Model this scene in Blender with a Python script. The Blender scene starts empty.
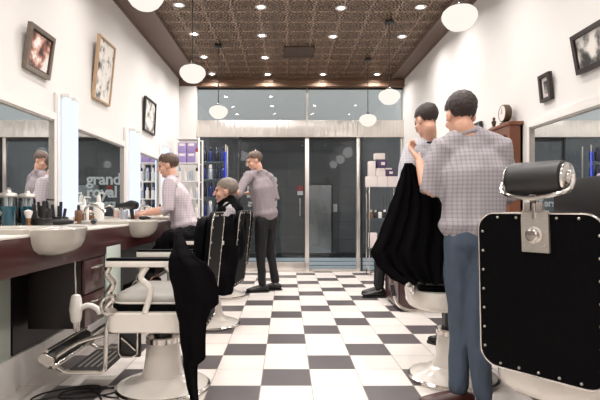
import bpy, bmesh, math, random
from mathutils import Vector, Matrix, noise
PI = math.pi
random.seed(7)
S = bpy.context.scene
COL = S.collection
# ------------------------------------------------------------------ camera
CAMZ = 1.06
cam_d = bpy.data.cameras.new('camera'); cam = bpy.data.objects.new('camera', cam_d); COL.objects.link(cam)
cam.location = (0, 0, CAMZ); cam.rotation_euler = (PI/2, 0, 0)
cam_d.sensor_width = 36; cam_d.lens = 36*495/600
cam_d.shift_x = 13/600; cam_d.shift_y = 8/600; cam_d.clip_start = .05
S.camera = cam
# ------------------------------------------------------------------ world / exposure
W = bpy.data.worlds.new('world'); S.world = W; W.use_nodes = True
W.node_tree.nodes['Background'].inputs[0].default_value = (.74, .78, .80, 1)
W.node_tree.nodes['Background'].inputs[1].default_value = 1.7
S.view_settings.view_transform = 'Standard'; S.view_settings.look = 'None'
S.view_settings.gamma = 1; S.view_settings.exposure = 0.12
try: S.view_settings.use_curve_mapping = False
except Exception: pass
DOWN_W = 5.0      # watts of each downlight
GLOBE_E = .95      # emission of the pendant globes
TUBE_E = 1.25

# ------------------------------------------------------------------ materials
def srgb(r, g, b):
    f = lambda c: (c/255/12.92) if c/255 <= .04045 else ((c/255+.055)/1.055)**2.4
    return (f(r), f(g), f(b), 1)
def nn(nt, t, **k):
    n = nt.nodes.new(t)
    for a, v in k.items(): setattr(n, a, v)
    return n
def mat(name, c, rough=.5, metal=0, noise_amt=.12, nscale=12, bump=.0, bscale=60, coat=0, emit=None, es=0, spec=None, sheen=0):
    m = bpy.data.materials.new(name); m.use_nodes = True; nt = m.node_tree
    b = nt.nodes['Principled BSDF']
    b.inputs['Roughness'].default_value = rough; b.inputs['Metallic'].default_value = metal
    b.inputs['Coat Weight'].default_value = coat; b.inputs['Coat Roughness'].default_value = .08
    if spec is not None: b.inputs['Specular IOR Level'].default_value = spec
    if sheen: b.inputs['Sheen Weight'].default_value = sheen
    tc = nn(nt, 'ShaderNodeTexCoord'); no = nn(nt, 'ShaderNodeTexNoise'); no.inputs['Scale'].default_value = nscale; no.inputs['Detail'].default_value = 4
    nt.links.new(tc.outputs['Object'], no.inputs['Vector'])
    mx = nn(nt, 'ShaderNodeMixRGB'); mx.inputs[1].default_value = tuple(x*(1-noise_amt) for x in c[:3])+(1,)
    mx.inputs[2].default_value = tuple(min(1, x*(1+noise_amt)) for x in c[:3])+(1,)
    nt.links.new(no.outputs['Fac'], mx.inputs[0]); nt.links.new(mx.outputs[0], b.inputs['Base Color'])
    if bump:
        n2 = nn(nt, 'ShaderNodeTexNoise'); n2.inputs['Scale'].default_value = bscale; n2.inputs['Detail'].default_value = 5
        nt.links.new(tc.outputs['Object'], n2.inputs['Vector'])
        bp = nn(nt, 'ShaderNodeBump'); bp.inputs['Strength'].default_value = bump; bp.inputs['Distance'].default_value = .01
        nt.links.new(n2.outputs['Fac'], bp.inputs['Height']); nt.links.new(bp.outputs[0], b.inputs['Normal'])
    if emit:
        b.inputs['Emission Color'].default_value = emit; b.inputs['Emission Strength'].default_value = es
    return m
M = {}
M['wall'] = mat('wall_paint', srgb(218, 215, 212), .6, noise_amt=.015, nscale=2, bump=.05, bscale=120)
M['white_trim'] = mat('white_trim', srgb(226, 222, 218), .35, noise_amt=.02)
M['porcelain'] = mat('white_enamel', srgb(222, 216, 208), .18, noise_amt=.05, nscale=5, coat=.5)
M['basin'] = mat('basin_ceramic', srgb(176, 170, 161), .2, noise_amt=.03, coat=.5)
M['chrome'] = mat('chrome', srgb(205, 200, 195), .16, 1, noise_amt=.05)
M['steel'] = mat('brushed_steel', srgb(222, 217, 212), .34, 1, noise_amt=.06, nscale=3)
def streaks(m):
    nt = m.node_tree; b = nt.nodes['Principled BSDF']; g = nn(nt, 'ShaderNodeNewGeometry'); mp = nn(nt, 'ShaderNodeMapping'); mp.inputs['Scale'].default_value = (5, 1, .15)
    no = nn(nt, 'ShaderNodeTexNoise'); no.inputs['Scale'].default_value = 1.6; no.inputs['Detail'].default_value = 3; bp = nn(nt, 'ShaderNodeBump'); bp.inputs['Strength'].default_value = .5; bp.inputs['Distance'].default_value = .06
    nt.links.new(g.outputs['Position'], mp.inputs[0]); nt.links.new(mp.outputs[0], no.inputs['Vector']); nt.links.new(no.outputs['Fac'], bp.inputs['Height']); nt.links.new(bp.outputs[0], b.inputs['Normal'])
streaks(M['steel'])
M['lift_steel'] = mat('lift_steel', srgb(175, 175, 176), .22, 1, noise_amt=.08, nscale=2)
M['pewter'] = mat('cast_pewter', srgb(178, 172, 166), .4, .85, noise_amt=.12, nscale=40, bump=.3)
M['black_leather'] = mat('black_leather', srgb(4, 4, 5), .6, noise_amt=.2, bump=.12, bscale=200, spec=.06)
M['black_pad'] = mat('black_pad', srgb(30, 29, 29), .42, noise_amt=.15, bump=.1, bscale=200, spec=.5)
M['grey_leather'] = mat('grey_leather', srgb(150, 146, 140), .35, noise_amt=.08, bump=.08, bscale=150)
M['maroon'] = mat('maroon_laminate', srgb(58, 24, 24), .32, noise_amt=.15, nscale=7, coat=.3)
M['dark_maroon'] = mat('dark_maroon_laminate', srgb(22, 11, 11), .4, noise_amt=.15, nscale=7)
M['worktop'] = mat('worktop', srgb(208, 202, 194), .25, noise_amt=.03)
M['frost'] = mat('frosted_glass_panel', srgb(186, 196, 186), .3, noise_amt=.03, coat=.4)
M['black_plastic'] = mat('black_plastic', srgb(22, 22, 24), .3, noise_amt=.1)
M['white_plastic'] = mat('white_plastic', srgb(224, 220, 214), .35, noise_amt=.02)
M['cloth_black'] = mat('black_nylon', srgb(9, 8, 10), .9, noise_amt=.25, nscale=5, bump=.1, bscale=90, spec=.06)
M['band'] = mat('ceiling_border', srgb(96, 76, 64), .45, .1, noise_amt=.08, nscale=3)
M['beam'] = mat('bronze_beam', srgb(112, 88, 70), .45, .3, noise_amt=.1)
M['wood'] = mat('cabinet_wood', srgb(112, 66, 44), .4, noise_amt=.25, nscale=9)
M['wood_light'] = mat('pale_wood', srgb(176, 148, 118), .5, noise_amt=.15, nscale=14)
M['dark_wood'] = mat('dark_wood', srgb(40, 30, 26), .4, noise_amt=.2)
M['silver_wood'] = mat('silvered_frame', srgb(120, 108, 98), .35, .5, noise_amt=.25, nscale=18)
M['skin'] = mat('skin', srgb(205, 158, 136), .5, noise_amt=.06, nscale=10)
M['hair_dark'] = mat('dark_hair', srgb(42, 28, 24), .55, noise_amt=.4, nscale=60, bump=.6, bscale=120)
M['hair_brown'] = mat('brown_hair', srgb(84, 64, 52), .55, noise_amt=.35, nscale=60, bump=.6, bscale=120)
M['hair_grey'] = mat('greying_hair', srgb(120, 108, 98), .6, noise_amt=.35, nscale=70, bump=.6, bscale=120)
M['eye'] = mat('eye', srgb(60, 45, 38), .2)
M['jeans'] = mat('blue_denim', srgb(64, 76, 92), .8, noise_amt=.3, nscale=9, bump=.3, bscale=300)
M['trousers'] = mat('black_trousers', srgb(12, 11, 14), .8, noise_amt=.2)
M['shoe_brown'] = mat('oxblood_shoe', srgb(64, 28, 26), .35, noise_amt=.2)
M['shoe_black'] = mat('black_shoe', srgb(18, 17, 18), .35)
M['teal'] = mat('teal_liquid', srgb(16, 92, 108), .12, noise_amt=.08, coat=.6)
M['purple'] = mat('purple_card', srgb(150, 132, 180), .5, noise_amt=.06)
M['deep_purple'] = mat('deep_purple_card', srgb(70, 52, 88), .5, noise_amt=.06)
M['white_card'] = mat('white_card', srgb(218, 208, 205), .55, noise_amt=.03)
M['blue_bottle'] = mat('blue_plastic', srgb(22, 42, 98), .25, noise_amt=.12, coat=.4)
M['navy_bottle'] = mat('navy_plastic', srgb(20, 26, 44), .25, noise_amt=.1, coat=.4)
M['silver_bottle'] = mat('silver_plastic', srgb(180, 186, 196), .25, .5, noise_amt=.06)
M['amber'] = mat('amber_glass', srgb(110, 74, 44), .2, noise_amt=.12, coat=.4)
M['red'] = mat('red_paint', srgb(150, 48, 42), .5)
M['out_wall'] = mat('arcade_upper_wall', srgb(182, 182, 180), .7, noise_amt=.03, nscale=1)
M['out_floor'] = mat('arcade_paving', srgb(205, 212, 216), .5, noise_amt=.06, nscale=3)
M['black_frame'] = mat('black_frame', srgb(24, 22, 22), .35)
M['rubber'] = mat('black_rubber', srgb(26, 24, 24), .6, noise_amt=.2, nscale=30)
M['bronze'] = mat('aged_bronze', srgb(96, 80, 66), .4, .7, noise_amt=.2)

def emis(name, c, s):
    m = bpy.data.materials.new(name); m.use_nodes = True; nt = m.node_tree
    nt.nodes.clear(); e = nn(nt, 'ShaderNodeEmission'); o = nn(nt, 'ShaderNodeOutputMaterial')
    e.inputs[0].default_value = c; e.inputs[1].default_value = s; nt.links.new(e.outputs[0], o.inputs[0]); return m
M['globe'] = emis('lit_opal_glass', (1, .93, .84, 1), GLOBE_E)
M['tube'] = emis('lit_fluorescent_tube', (.70, .80, 1, 1), TUBE_E)
M['lens'] = emis('lit_downlight_lens', (1, .95, .9, 1), 40)
M['neon'] = emis('lit_blue_strip', (.03, .08, 1, 1), 1.2)

def mirror_mat():
    m = bpy.data.materials.new('mirror_silver'); m.use_nodes = True
    b = m.node_tree.nodes['Principled BSDF']; b.inputs['Base Color'].default_value = (.86, .89, .9, 1)
    b.inputs['Metallic'].default_value = 1; b.inputs['Roughness'].default_value = .01; return m
M['mirror'] = mirror_mat()
def glass_mat(name, tint, refl=1.0, ior=1.5):
    m = bpy.data.materials.new(name); m.use_nodes = True; nt = m.node_tree; nt.nodes.clear()
    t = nn(nt, 'ShaderNodeBsdfTransparent'); t.inputs[0].default_value = tint
    g = nn(nt, 'ShaderNodeBsdfGlossy'); g.inputs['Roughness'].default_value = .02; g.inputs[0].default_value = (refl, refl, refl, 1)
    f = nn(nt, 'ShaderNodeFresnel'); f.inputs[0].default_value = ior
    x = nn(nt, 'ShaderNodeMixShader'); o = nn(nt, 'ShaderNodeOutputMaterial')
    nt.links.new(f.outputs[0], x.inputs[0]); nt.links.new(t.outputs[0], x.inputs[1]); nt.links.new(g.outputs[0], x.inputs[2]); nt.links.new(x.outputs[0], o.inputs[0])
    return m
M['glass'] = glass_mat('door_glass', (.86, .89, .90, 1), 1, 1.32)
M['transom'] = glass_mat('transom_glass', (.90, .91, .91, 1), 1, 1.6)
M['clear'] = glass_mat('clear_glass', (.9, .93, .95, 1), 1, 1.3)

def math_n(nt, op, a, b=None, c=None):
    n = nn(nt, 'ShaderNodeMath', operation=op)
    for i, v in enumerate((a, b, c)):
        if v is None: continue
        if isinstance(v, (int, float)): n.inputs[i].default_value = v
        else: nt.links.new(v, n.inputs[i])
    return n.outputs[0]
def floor_mat():
    m = bpy.data.materials.new('checker_tiles'); m.use_nodes = True; nt = m.node_tree; b = nt.nodes['Principled BSDF']
    T = .3035
    g = nn(nt, 'ShaderNodeNewGeometry'); s = nn(nt, 'ShaderNodeSeparateXYZ'); nt.links.new(g.outputs['Position'], s.inputs[0])
    u = math_n(nt, 'DIVIDE', math_n(nt, 'SUBTRACT', s.outputs[0], .147), T)
    v = math_n(nt, 'DIVIDE', math_n(nt, 'SUBTRACT', s.outputs[1], 2.953), T)
    cu = math_n(nt, 'FLOOR', u); cv = math_n(nt, 'FLOOR', v)
    k = math_n(nt, 'MODULO', math_n(nt, 'ADD', math_n(nt, 'SUBTRACT', cv, cu), 299), 3)
    dark = math_n(nt, 'LESS_THAN', k, .5)
    fu = math_n(nt, 'FRACT', u); fv = math_n(nt, 'FRACT', v)
    eu = math_n(nt, 'MINIMUM', fu, math_n(nt, 'SUBTRACT', 1, fu)); ev = math_n(nt, 'MINIMUM', fv, math_n(nt, 'SUBTRACT', 1, fv))
    gr = math_n(nt, 'LESS_THAN', math_n(nt, 'MINIMUM', eu, ev), .008)
    wn = nn(nt, 'ShaderNodeTexWhiteNoise', noise_dimensions='2D'); cm = nn(nt, 'ShaderNodeCombineXYZ')
    nt.links.new(cu, cm.inputs[0]); nt.links.new(cv, cm.inputs[1]); nt.links.new(cm.outputs[0], wn.inputs['Vector'])
    no = nn(nt, 'ShaderNodeTexNoise'); no.inputs['Scale'].default_value = 5; no.inputs['Detail'].default_value = 6
    mp = nn(nt, 'ShaderNodeMapping'); mp.inputs['Scale'].default_value = (1, 5, 1); nt.links.new(g.outputs['Position'], mp.inputs[0]); nt.links.new(mp.outputs[0], no.inputs[0])
    br = math_n(nt, 'ADD', math_n(nt, 'MULTIPLY', wn.outputs['Value'], .10), math_n(nt, 'MULTIPLY', no.outputs['Fac'], .16))
    br = math_n(nt, 'ADD', br, .84)
    mx = nn(nt, 'ShaderNodeMixRGB'); mx.inputs[1].default_value = srgb(228, 220, 214); mx.inputs[2].default_value = srgb(92, 86, 88); nt.links.new(dark, mx.inputs[0])
    m2 = nn(nt, 'ShaderNodeMixRGB'); m2.inputs[2].default_value = srgb(150, 138, 128); nt.links.new(mx.outputs[0], m2.inputs[1]); nt.links.new(gr, m2.inputs[0])
    # dirt: little specks of cut hair
    vo = nn(nt, 'ShaderNodeTexVoronoi'); vo.inputs['Scale'].default_value = 26; nt.links.new(g.outputs['Position'], vo.inputs['Vector'])
    n3 = nn(nt, 'ShaderNodeTexNoise'); n3.inputs['Scale'].default_value = 1.6; nt.links.new(g.outputs['Position'], n3.inputs['Vector'])
    sp = math_n(nt, 'MULTIPLY', math_n(nt, 'LESS_THAN', vo.outputs['Distance'], .13), math_n(nt, 'GREATER_THAN', n3.outputs['Fac'], .58))
    m3 = nn(nt, 'ShaderNodeMixRGB'); m3.inputs[2].default_value = srgb(110, 90, 80)
    nt.links.new(math_n(nt, 'MULTIPLY', sp, .6), m3.inputs[0]); nt.links.new(m2.outputs[0], m3.inputs[1])
    ml = nn(nt, 'ShaderNodeMixRGB', blend_type='MULTIPLY'); ml.inputs[0].default_value = 1
    cc = nn(nt, 'ShaderNodeCombineXYZ'); [nt.links.new(br, cc.inputs[i]) for i in range(3)]
    nt.links.new(m3.outputs[0], ml.inputs[1]); nt.links.new(cc.outputs[0], ml.inputs[2]); nt.links.new(ml.outputs[0], b.inputs['Base Color'])
    b.inputs['Roughness'].default_value = .33
    bp = nn(nt, 'ShaderNodeBump'); bp.inputs['Strength'].default_value = .3; bp.inputs['Distance'].default_value = .003
    nt.links.new(math_n(nt, 'SUBTRACT', 1, gr), bp.inputs['Height']); nt.links.new(bp.outputs[0], b.inputs['Normal'])
    return m
M['floor'] = floor_mat()
def tin_mat():
    m = bpy.data.materials.new('pressed_tin'); m.use_nodes = True; nt = m.node_tree; b = nt.nodes['Principled BSDF']
    g = nn(nt, 'ShaderNodeNewGeometry'); s = nn(nt, 'ShaderNodeSeparateXYZ'); nt.links.new(g.outputs['Position'], s.inputs[0])
    def cell(P, off):
        x = math_n(nt, 'SUBTRACT', math_n(nt, 'FRACT', math_n(nt, 'ADD', math_n(nt, 'DIVIDE', s.outputs[0], P), off)), .5)
        y = math_n(nt, 'SUBTRACT', math_n(nt, 'FRACT', math_n(nt, 'ADD', math_n(nt, 'DIVIDE', s.outputs[1], P), off)), .5)
        return x, y
    x, y = cell(.30, 0)
    r = math_n(nt, 'SQRT', math_n(nt, 'ADD', math_n(nt, 'MULTIPLY', x, x), math_n(nt, 'MULTIPLY', y, y)))
    ring = math_n(nt, 'SINE', math_n(nt, 'MULTIPLY', r, 42))
    an = math_n(nt, 'SINE', math_n(nt, 'MULTIPLY', math_n(nt, 'ARCTAN2', y, x), 8))
    x2, y2 = cell(.30, .0)
    sq = math_n(nt, 'MAXIMUM', math_n(nt, 'ABSOLUTE', x2), math_n(nt, 'ABSOLUTE', y2))
    edge = math_n(nt, 'GREATER_THAN', sq, .44)
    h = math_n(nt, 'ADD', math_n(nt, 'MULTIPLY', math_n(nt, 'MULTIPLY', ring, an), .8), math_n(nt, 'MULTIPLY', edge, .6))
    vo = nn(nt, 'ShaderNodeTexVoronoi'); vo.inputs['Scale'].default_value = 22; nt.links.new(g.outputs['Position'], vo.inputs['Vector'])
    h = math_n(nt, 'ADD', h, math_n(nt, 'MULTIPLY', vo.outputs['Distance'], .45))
    bp = nn(nt, 'ShaderNodeBump'); bp.inputs['Strength'].default_value = 1; bp.inputs['Distance'].default_value = .02
    nt.links.new(h, bp.inputs['Height']); nt.links.new(bp.outputs[0], b.inputs['Normal'])
    mx = nn(nt, 'ShaderNodeMixRGB'); mx.inputs[1].default_value = srgb(100, 82, 70); mx.inputs[2].default_value = srgb(222, 196, 174)  # highlights painted into the tin: raised relief paler, hollows darker
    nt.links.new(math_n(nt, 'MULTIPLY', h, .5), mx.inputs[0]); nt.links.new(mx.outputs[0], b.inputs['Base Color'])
    b.inputs['Roughness'].default_value = .24; b.inputs['Metallic'].default_value = .9
    return m
M['tin'] = tin_mat()
def dark_tile_mat():
    m = bpy.data.materials.new('dark_arcade_tiles'); m.use_nodes = True; nt = m.node_tree; b = nt.nodes['Principled BSDF']
    tc = nn(nt, 'ShaderNodeNewGeometry'); mp = nn(nt, 'ShaderNodeMapping'); mp.inputs['Rotation'].default_value = (PI/2, 0, 0)
    nt.links.new(tc.outputs['Position'], mp.inputs[0])
    br = nn(nt, 'ShaderNodeTexBrick'); br.offset = 0; br.inputs['Scale'].default_value = 1; br.inputs['Brick Width'].default_value = .55; br.inputs['Row Height'].default_value = .38
    br.inputs['Mortar Size'].default_value = .006; br.inputs['Color1'].default_value = srgb(62, 60, 60); br.inputs['Color2'].default_value = srgb(74, 72, 72); br.inputs['Mortar'].default_value = srgb(38, 38, 38)
    nt.links.new(mp.outputs[0], br.inputs['Vector']); nt.links.new(br.outputs['Color'], b.inputs['Base Color']); b.inputs['Roughness'].default_value = .35
    return m
M['dark_tile'] = dark_tile_mat()
def check_mat(name, base, line, P):
    m = bpy.data.materials.new(name); m.use_nodes = True; nt = m.node_tree; b = nt.nodes['Principled BSDF']
    tc = nn(nt, 'ShaderNodeTexCoord'); s = nn(nt, 'ShaderNodeSeparateXYZ'); nt.links.new(tc.outputs['Object'], s.inputs[0])
    a = math_n(nt, 'LESS_THAN', math_n(nt, 'FRACT', math_n(nt, 'DIVIDE', s.outputs[0], P)), .32)
    c = math_n(nt, 'LESS_THAN', math_n(nt, 'FRACT', math_n(nt, 'DIVIDE', s.outputs[2], P)), .32)
    f = math_n(nt, 'MULTIPLY', math_n(nt, 'ADD', a, c), .5)
    mx = nn(nt, 'ShaderNodeMixRGB'); mx.inputs[1].default_value = base; mx.inputs[2].default_value = line
    nt.links.new(f, mx.inputs[0]); nt.links.new(mx.outputs[0], b.inputs['Base Color']); b.inputs['Roughness'].default_value = .85
    return m
M['shirt_check'] = check_mat('grey_checked_cotton', srgb(162, 156, 160), srgb(132, 126, 132), .021)
M['shirt_pale'] = check_mat('pale_checked_cotton', srgb(186, 184, 190), srgb(160, 158, 166), .02)
M['shirt_lilac'] = check_mat('lilac_grey_cotton', srgb(138, 127, 131), srgb(122, 112, 117), .024)
M['shirt_mauve'] = check_mat('mauve_striped_cotton', srgb(190, 178, 182), srgb(166, 154, 160), .024)
def photo_mat(name, seed, warm, dv=0):
    m = bpy.data.materials.new(name); m.use_nodes = True; nt = m.node_tree; b = nt.nodes['Principled BSDF']
    tc = nn(nt, 'ShaderNodeTexCoord'); mp = nn(nt, 'ShaderNodeMapping'); mp.inputs['Location'].default_value = (seed, seed*2.3, 0); nt.links.new(tc.outputs['Object'], mp.inputs[0])
    no = nn(nt, 'ShaderNodeTexNoise'); no.inputs['Scale'].default_value = 11; no.inputs['Detail'].default_value = 3; nt.links.new(mp.outputs[0], no.inputs['Vector'])
    cr = nn(nt, 'ShaderNodeValToRGB'); e = cr.color_ramp.elements
    if warm: cols = [(0.36, srgb(40, 30, 30)), (.46, srgb(150, 92, 78)), (.52, srgb(206, 160, 140)), (.6, srgb(232, 228, 226))]
    else: cols = [(0.38, srgb(40, 40, 40)), (.47, srgb(130, 126, 122)), (.54, srgb(196, 192, 186)), (.62, srgb(226, 222, 216))]
    cols = [(p-dv, c) for p, c in cols]
    e[0].position, e[0].color = cols[0]; e[1].position, e[1].color = cols[-1]
    for p, c in cols[1:-1]:
        q = e.new(p); q.color = c
    nt.links.new(no.outputs['Fac'], cr.inputs[0]); nt.links.new(cr.outputs[0], b.inputs['Base Color']); b.inputs['Roughness'].default_value = .3
    return m

# ------------------------------------------------------------------ mesh helpers
def nb(): return bmesh.new()
def quad_faces(bm, rings, closed=True, cap=True):
    n = len(rings[0])
    for a, b in zip(rings[:-1], rings[1:]):
        for i in range(n if closed else n-1):
            j = (i+1) % n
            try: bm.faces.new((a[i], a[j], b[j], b[i]))
            except ValueError: pass
    if cap and closed:
        for r in (rings[0][::-1], rings[-1]):
            try: bm.faces.new(r)
            except ValueError: pass
def box(bm, x0, x1, y0, y1, z0, z1, mtx=None, bev=0):
    vs = [Vector((x, y, z)) for x in (x0, x1) for y in (y0, y1) for z in (z0, z1)]
    if mtx: vs = [mtx @ v for v in vs]
    v = [bm.verts.new(p) for p in vs]
    fs = [bm.faces.new([v[i] for i in f]) for f in ((0, 1, 3, 2), (4, 6, 7, 5), (0, 4, 5, 1), (2, 3, 7, 6), (0, 2, 6, 4), (1, 5, 7, 3))]
    if bev:
        es = {e for f in fs for e in f.edges}
        bmesh.ops.bevel(bm, geom=list(es), offset=bev, segments=2, affect='EDGES', profile=.5)
    return bm
def frame_axes(d, side=None):
    d = d.normalized()
    if side is None: side = Vector((0, 0, 1)) if abs(d.z) < .9 else Vector((1, 0, 0)); side = side.cross(d)
    s = (side - d*side.dot(d)).normalized(); return s, d.cross(s).normalized()
def loft(bm, pts, radii, side=None, seg=16, caps=True):
    """tapered tube; radii = (a along side, b across); rounded ends"""
    pts = [Vector(p) for p in pts]; radii = [(r, r) if isinstance(r, (int, float)) else r for r in radii]
    P = list(pts); R = list(radii)
    if caps:
        d0 = (pts[0]-pts[1]).normalized(); d1 = (pts[-1]-pts[-2]).normalized()
        P = [pts[0]+d0*min(R[0])*.8, pts[0]+d0*min(R[0])*.55] + pts + [pts[-1]+d1*min(R[-1])*.55, pts[-1]+d1*min(R[-1])*.8]
        R = [(radii[0][0]*.35, radii[0][1]*.35), (radii[0][0]*.8, radii[0][1]*.8)]+radii+[(radii[-1][0]*.8, radii[-1][1]*.8), (radii[-1][0]*.35, radii[-1][1]*.35)]
    rings = []; sd = Vector(side) if side is not None else None
    prev = sd
    for i, p in enumerate(P):
        d = (P[min(i+1, len(P)-1)]-P[max(i-1, 0)])
        if sd is not None: s, t = frame_axes(d, sd)
        else: s, t = frame_axes(d, prev) if prev is not None else frame_axes(d)
        if sd is None: prev = s
        rings.append([bm.verts.new(p+s*R[i][0]*math.cos(2*PI*k/seg)+t*R[i][1]*math.sin(2*PI*k/seg)) for k in range(seg)])
    quad_faces(bm, rings); return bm
def smooth_path(pts, n=6):
    pts = [Vector(p) for p in pts]; out = []
    for i in range(len(pts)-1):
        p0 = pts[max(i-1, 0)]; p1 = pts[i]; p2 = pts[i+1]; p3 = pts[min(i+2, len(pts)-1)]
        for k in range(n):
            t = k/n
            out.append(.5*((2*p1)+(p2-p0)*t+(2*p0-5*p1+4*p2-p3)*t*t+(3*p1-p0-3*p2+p3)*t**3))
    out.append(pts[-1]); return out
def tube(bm, pts, r, seg=10, sm=0):
    if sm: pts = smooth_path(pts, sm)
    rr = [r if isinstance(r, (int, float)) else r[0]+(r[1]-r[0])*i/(len(pts)-1) for i in range(len(pts))]
    return loft(bm, pts, rr, None, seg, caps=False)
def lathe(bm, prof, c=(0, 0, 0), seg=32, mtx=None, sx=1, sy=1):
    rings = []
    for r, z in prof:
        ring = []
        for k in range(seg):
            a = 2*PI*k/seg; p = Vector((r*math.cos(a)*sx, r*math.sin(a)*sy, z))
            if mtx: p = mtx @ p
            ring.append(bm.verts.new(p+Vector(c)))
        rings.append(ring)
    quad_faces(bm, rings); return bm
def ell(bm, c, r, axes=None, seg=20):
    c = Vector(c); axes = axes or (Vector((1, 0, 0)), Vector((0, 1, 0)), Vector((0, 0, 1)))
    rings = []
    for i in range(1, 12):
        ph = PI*i/12
        rings.append([bm.verts.new(c+axes[0]*r[0]*math.sin(ph)*math.cos(2*PI*k/seg)+axes[1]*r[1]*math.sin(ph)*math.sin(2*PI*k/seg)-axes[2]*r[2]*math.cos(ph)) for k in range(seg)])
    quad_faces(bm, rings); return bm
def rrect(w, h, r, n=6):
    out = []
    for cx, cy, a0 in ((w/2-r, h/2-r, 0), (-w/2+r, h/2-r, PI/2), (-w/2+r, -h/2+r, PI), (w/2-r, -h/2+r, 3*PI/2)):
        for k in range(n+1):
            a = a0+PI/2*k/n; out.append((cx+r*math.cos(a), cy+r*math.sin(a)))
    return out
def prism(bm, poly, fn, d0, d1, bev=0):
    """poly 2d points; fn(u,v,d)->Vector"""
    steps = [(d0, 0), (d1, 0)] if not bev else [(d0, bev), (d0+(bev if d1 > d0 else -bev), 0), (d1-(bev if d1 > d0 else -bev), 0), (d1, bev)]
    cx = sum(p[0] for p in poly)/len(poly); cy = sum(p[1] for p in poly)/len(poly)
    ext = max(max(abs(p[0]-cx), abs(p[1]-cy)) for p in poly)
    rings = [[bm.verts.new(fn(cx+(u-cx)*(1-b/ext), cy+(v-cy)*(1-b/ext), d)) for u, v in poly] for d, b in steps]
    quad_faces(bm, rings); return bm
def obj(name, bm, m, parent=None, smooth=None, label=None):
    bmesh.ops.recalc_face_normals(bm, faces=bm.faces)
    me = bpy.data.meshes.new(name); bm.to_mesh(me); bm.free()
    o = bpy.data.objects.new(name, me); COL.objects.link(o)
    me.materials.append(M[m] if isinstance(m, str) else m)
    if smooth is not False:
        me.polygons.foreach_set('use_smooth', [True]*len(me.polygons))
        try: me.set_sharp_from_angle(angle=math.radians(smooth or 35))
        except Exception: pass
    if parent: o.parent = parent
    if label: o['label'] = label
    return o
def tag(o, label, cat, group=None, kind=None):
    o['label'] = label; o['category'] = cat
    if group: o['group'] = group
    if kind: o['kind'] = kind
    return o
def thing(name, label, cat, loc=(0, 0, 0), rz=0, group=None):
    o = bpy.data.objects.new(name, None); COL.objects.link(o); o.location = loc; o.rotation_euler = (0, 0, rz); o.empty_display_size = .1
    return tag(o, label, cat, group)
def struct(name, bm, m, **k):
    o = obj(name, bm, m, **k); o['kind'] = 'structure'; return o
def dup(root, loc, rz=0, label=None, sc=None):
    r = root.copy(); COL.objects.link(r); r.location = loc; r.rotation_euler = (0, 0, rz)
    if label: r['label'] = label
    if sc: r.scale = sc
    for ch in list(root.children):
        c = ch.copy(); COL.objects.link(c); c.parent = r
        for g in ch.children:
            d = g.copy(); COL.objects.link(d); d.parent = c
    return r
def bb(*a, **k): return box(nb(), *a, **k)
def remesh(bm, name, m, voxel, parent=None, sm=6, folds=0, fscale=6, keep=None, label=None, stretch=(1, 1, .35)):
    o = obj(name, bm, m, None)
    r = o.modifiers.new('r', 'REMESH'); r.mode = 'VOXEL'; r.voxel_size = voxel
    s = o.modifiers.new('s', 'SMOOTH'); s.iterations = sm; s.factor = .5
    bpy.context.view_layer.update(); dg = bpy.context.evaluated_depsgraph_get()
    me = bpy.data.meshes.new_from_object(o.evaluated_get(dg)); o.modifiers.remove(r); o.modifiers.remove(s); o.data = me
    if folds:
        NR = [v.normal.copy() for v in me.vertices]; CO = []
        for v, nr in zip(me.vertices, NR):
            c = v.co; p = Vector((c.x*stretch[0], c.y*stretch[1], c.z*stretch[2]))*fscale
            CO.extend(c+nr*folds*(noise.noise(p)+.5*noise.noise(p*2.3+Vector((5, 1, 3)))))
        me.vertices.foreach_set('co', CO)
    me.polygons.foreach_set('use_smooth', [True]*len(me.polygons)); me.update()
    if not me.materials: me.materials.append(M[m] if isinstance(m, str) else m)
    if parent: o.parent = parent
    if label: o['label'] = label
    return o
def XY(px, Y): return (px-287)*Y/495
def ZY(py, Y): return CAMZ-(py-208)*Y/495

# ------------------------------------------------------------------ setting
XL, XR, YF, YB, ZC = -1.77, 1.93, 8.27, -3.0, 3.2
struct('floor', bb(XL-.1, XR+.1, YB, YF+.05, -.06, 0), 'floor')
struct('wall_left', bb(XL-.12, XL, YB, YF+.1, 0, ZC+.1), 'wall')
struct('wall_right', bb(XR, XR+.12, YB, YF+.1, 0, ZC+.1), 'wall')
struct('wall_back', bb(XL, XR, YB-.12, YB, 0, ZC+.1), 'wall')
CI = (-1.425, 1.70)   # inner edges of the brown ceiling borders
struct('ceiling', bb(CI[0], CI[1], YB, YF-.12, ZC, ZC+.08), 'tin')
for nm, x0, x1 in (('trim_left', XL, CI[0]), ('trim_right', CI[1], XR)):
    bm = nb(); s = 1 if x0 < 0 else -1; xi = x1 if s == 1 else x0; xw = x0 if s == 1 else x1
    prof = [(xw, ZC-.03), (xw+s*.02, ZC-.03), (xw+s*.03, ZC-.012), (xi-s*.05, ZC-.004), (xi-s*.04, ZC-.03), (xi, ZC-.03), (xi+s*.015, ZC+.02), (xi, ZC+.08), (xw, ZC+.08)]
    rings = [[bm.verts.new((u, y, v)) for u, v in prof] for y in (YB, YF)]; quad_faces(bm, rings); struct(nm, bm, 'band', smooth=False)
bm = bb(XL, XR, YF-.14, YF+.05, ZC-.14, ZC+.1); box(bm, XL, XR, YF-.17, YF-.13, ZC-.07, ZC-.04)
struct('trim_front', bm, 'beam', smooth=False)
# pilasters beside the shop front
struct('wall_pilaster', bb(XL, XY(197, YF)+.01, YF-.14, YF+.1, 0, ZC-.14), 'wall')
# skirting board left, white
struct('baseboard_left', bb(XL, -1.57, YB, 4.9, 0, .20, bev=.008), 'white_trim')
struct('baseboard_right', bb(XR-.02, XR, YB, YF, 0, .15), 'white_trim')
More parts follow.
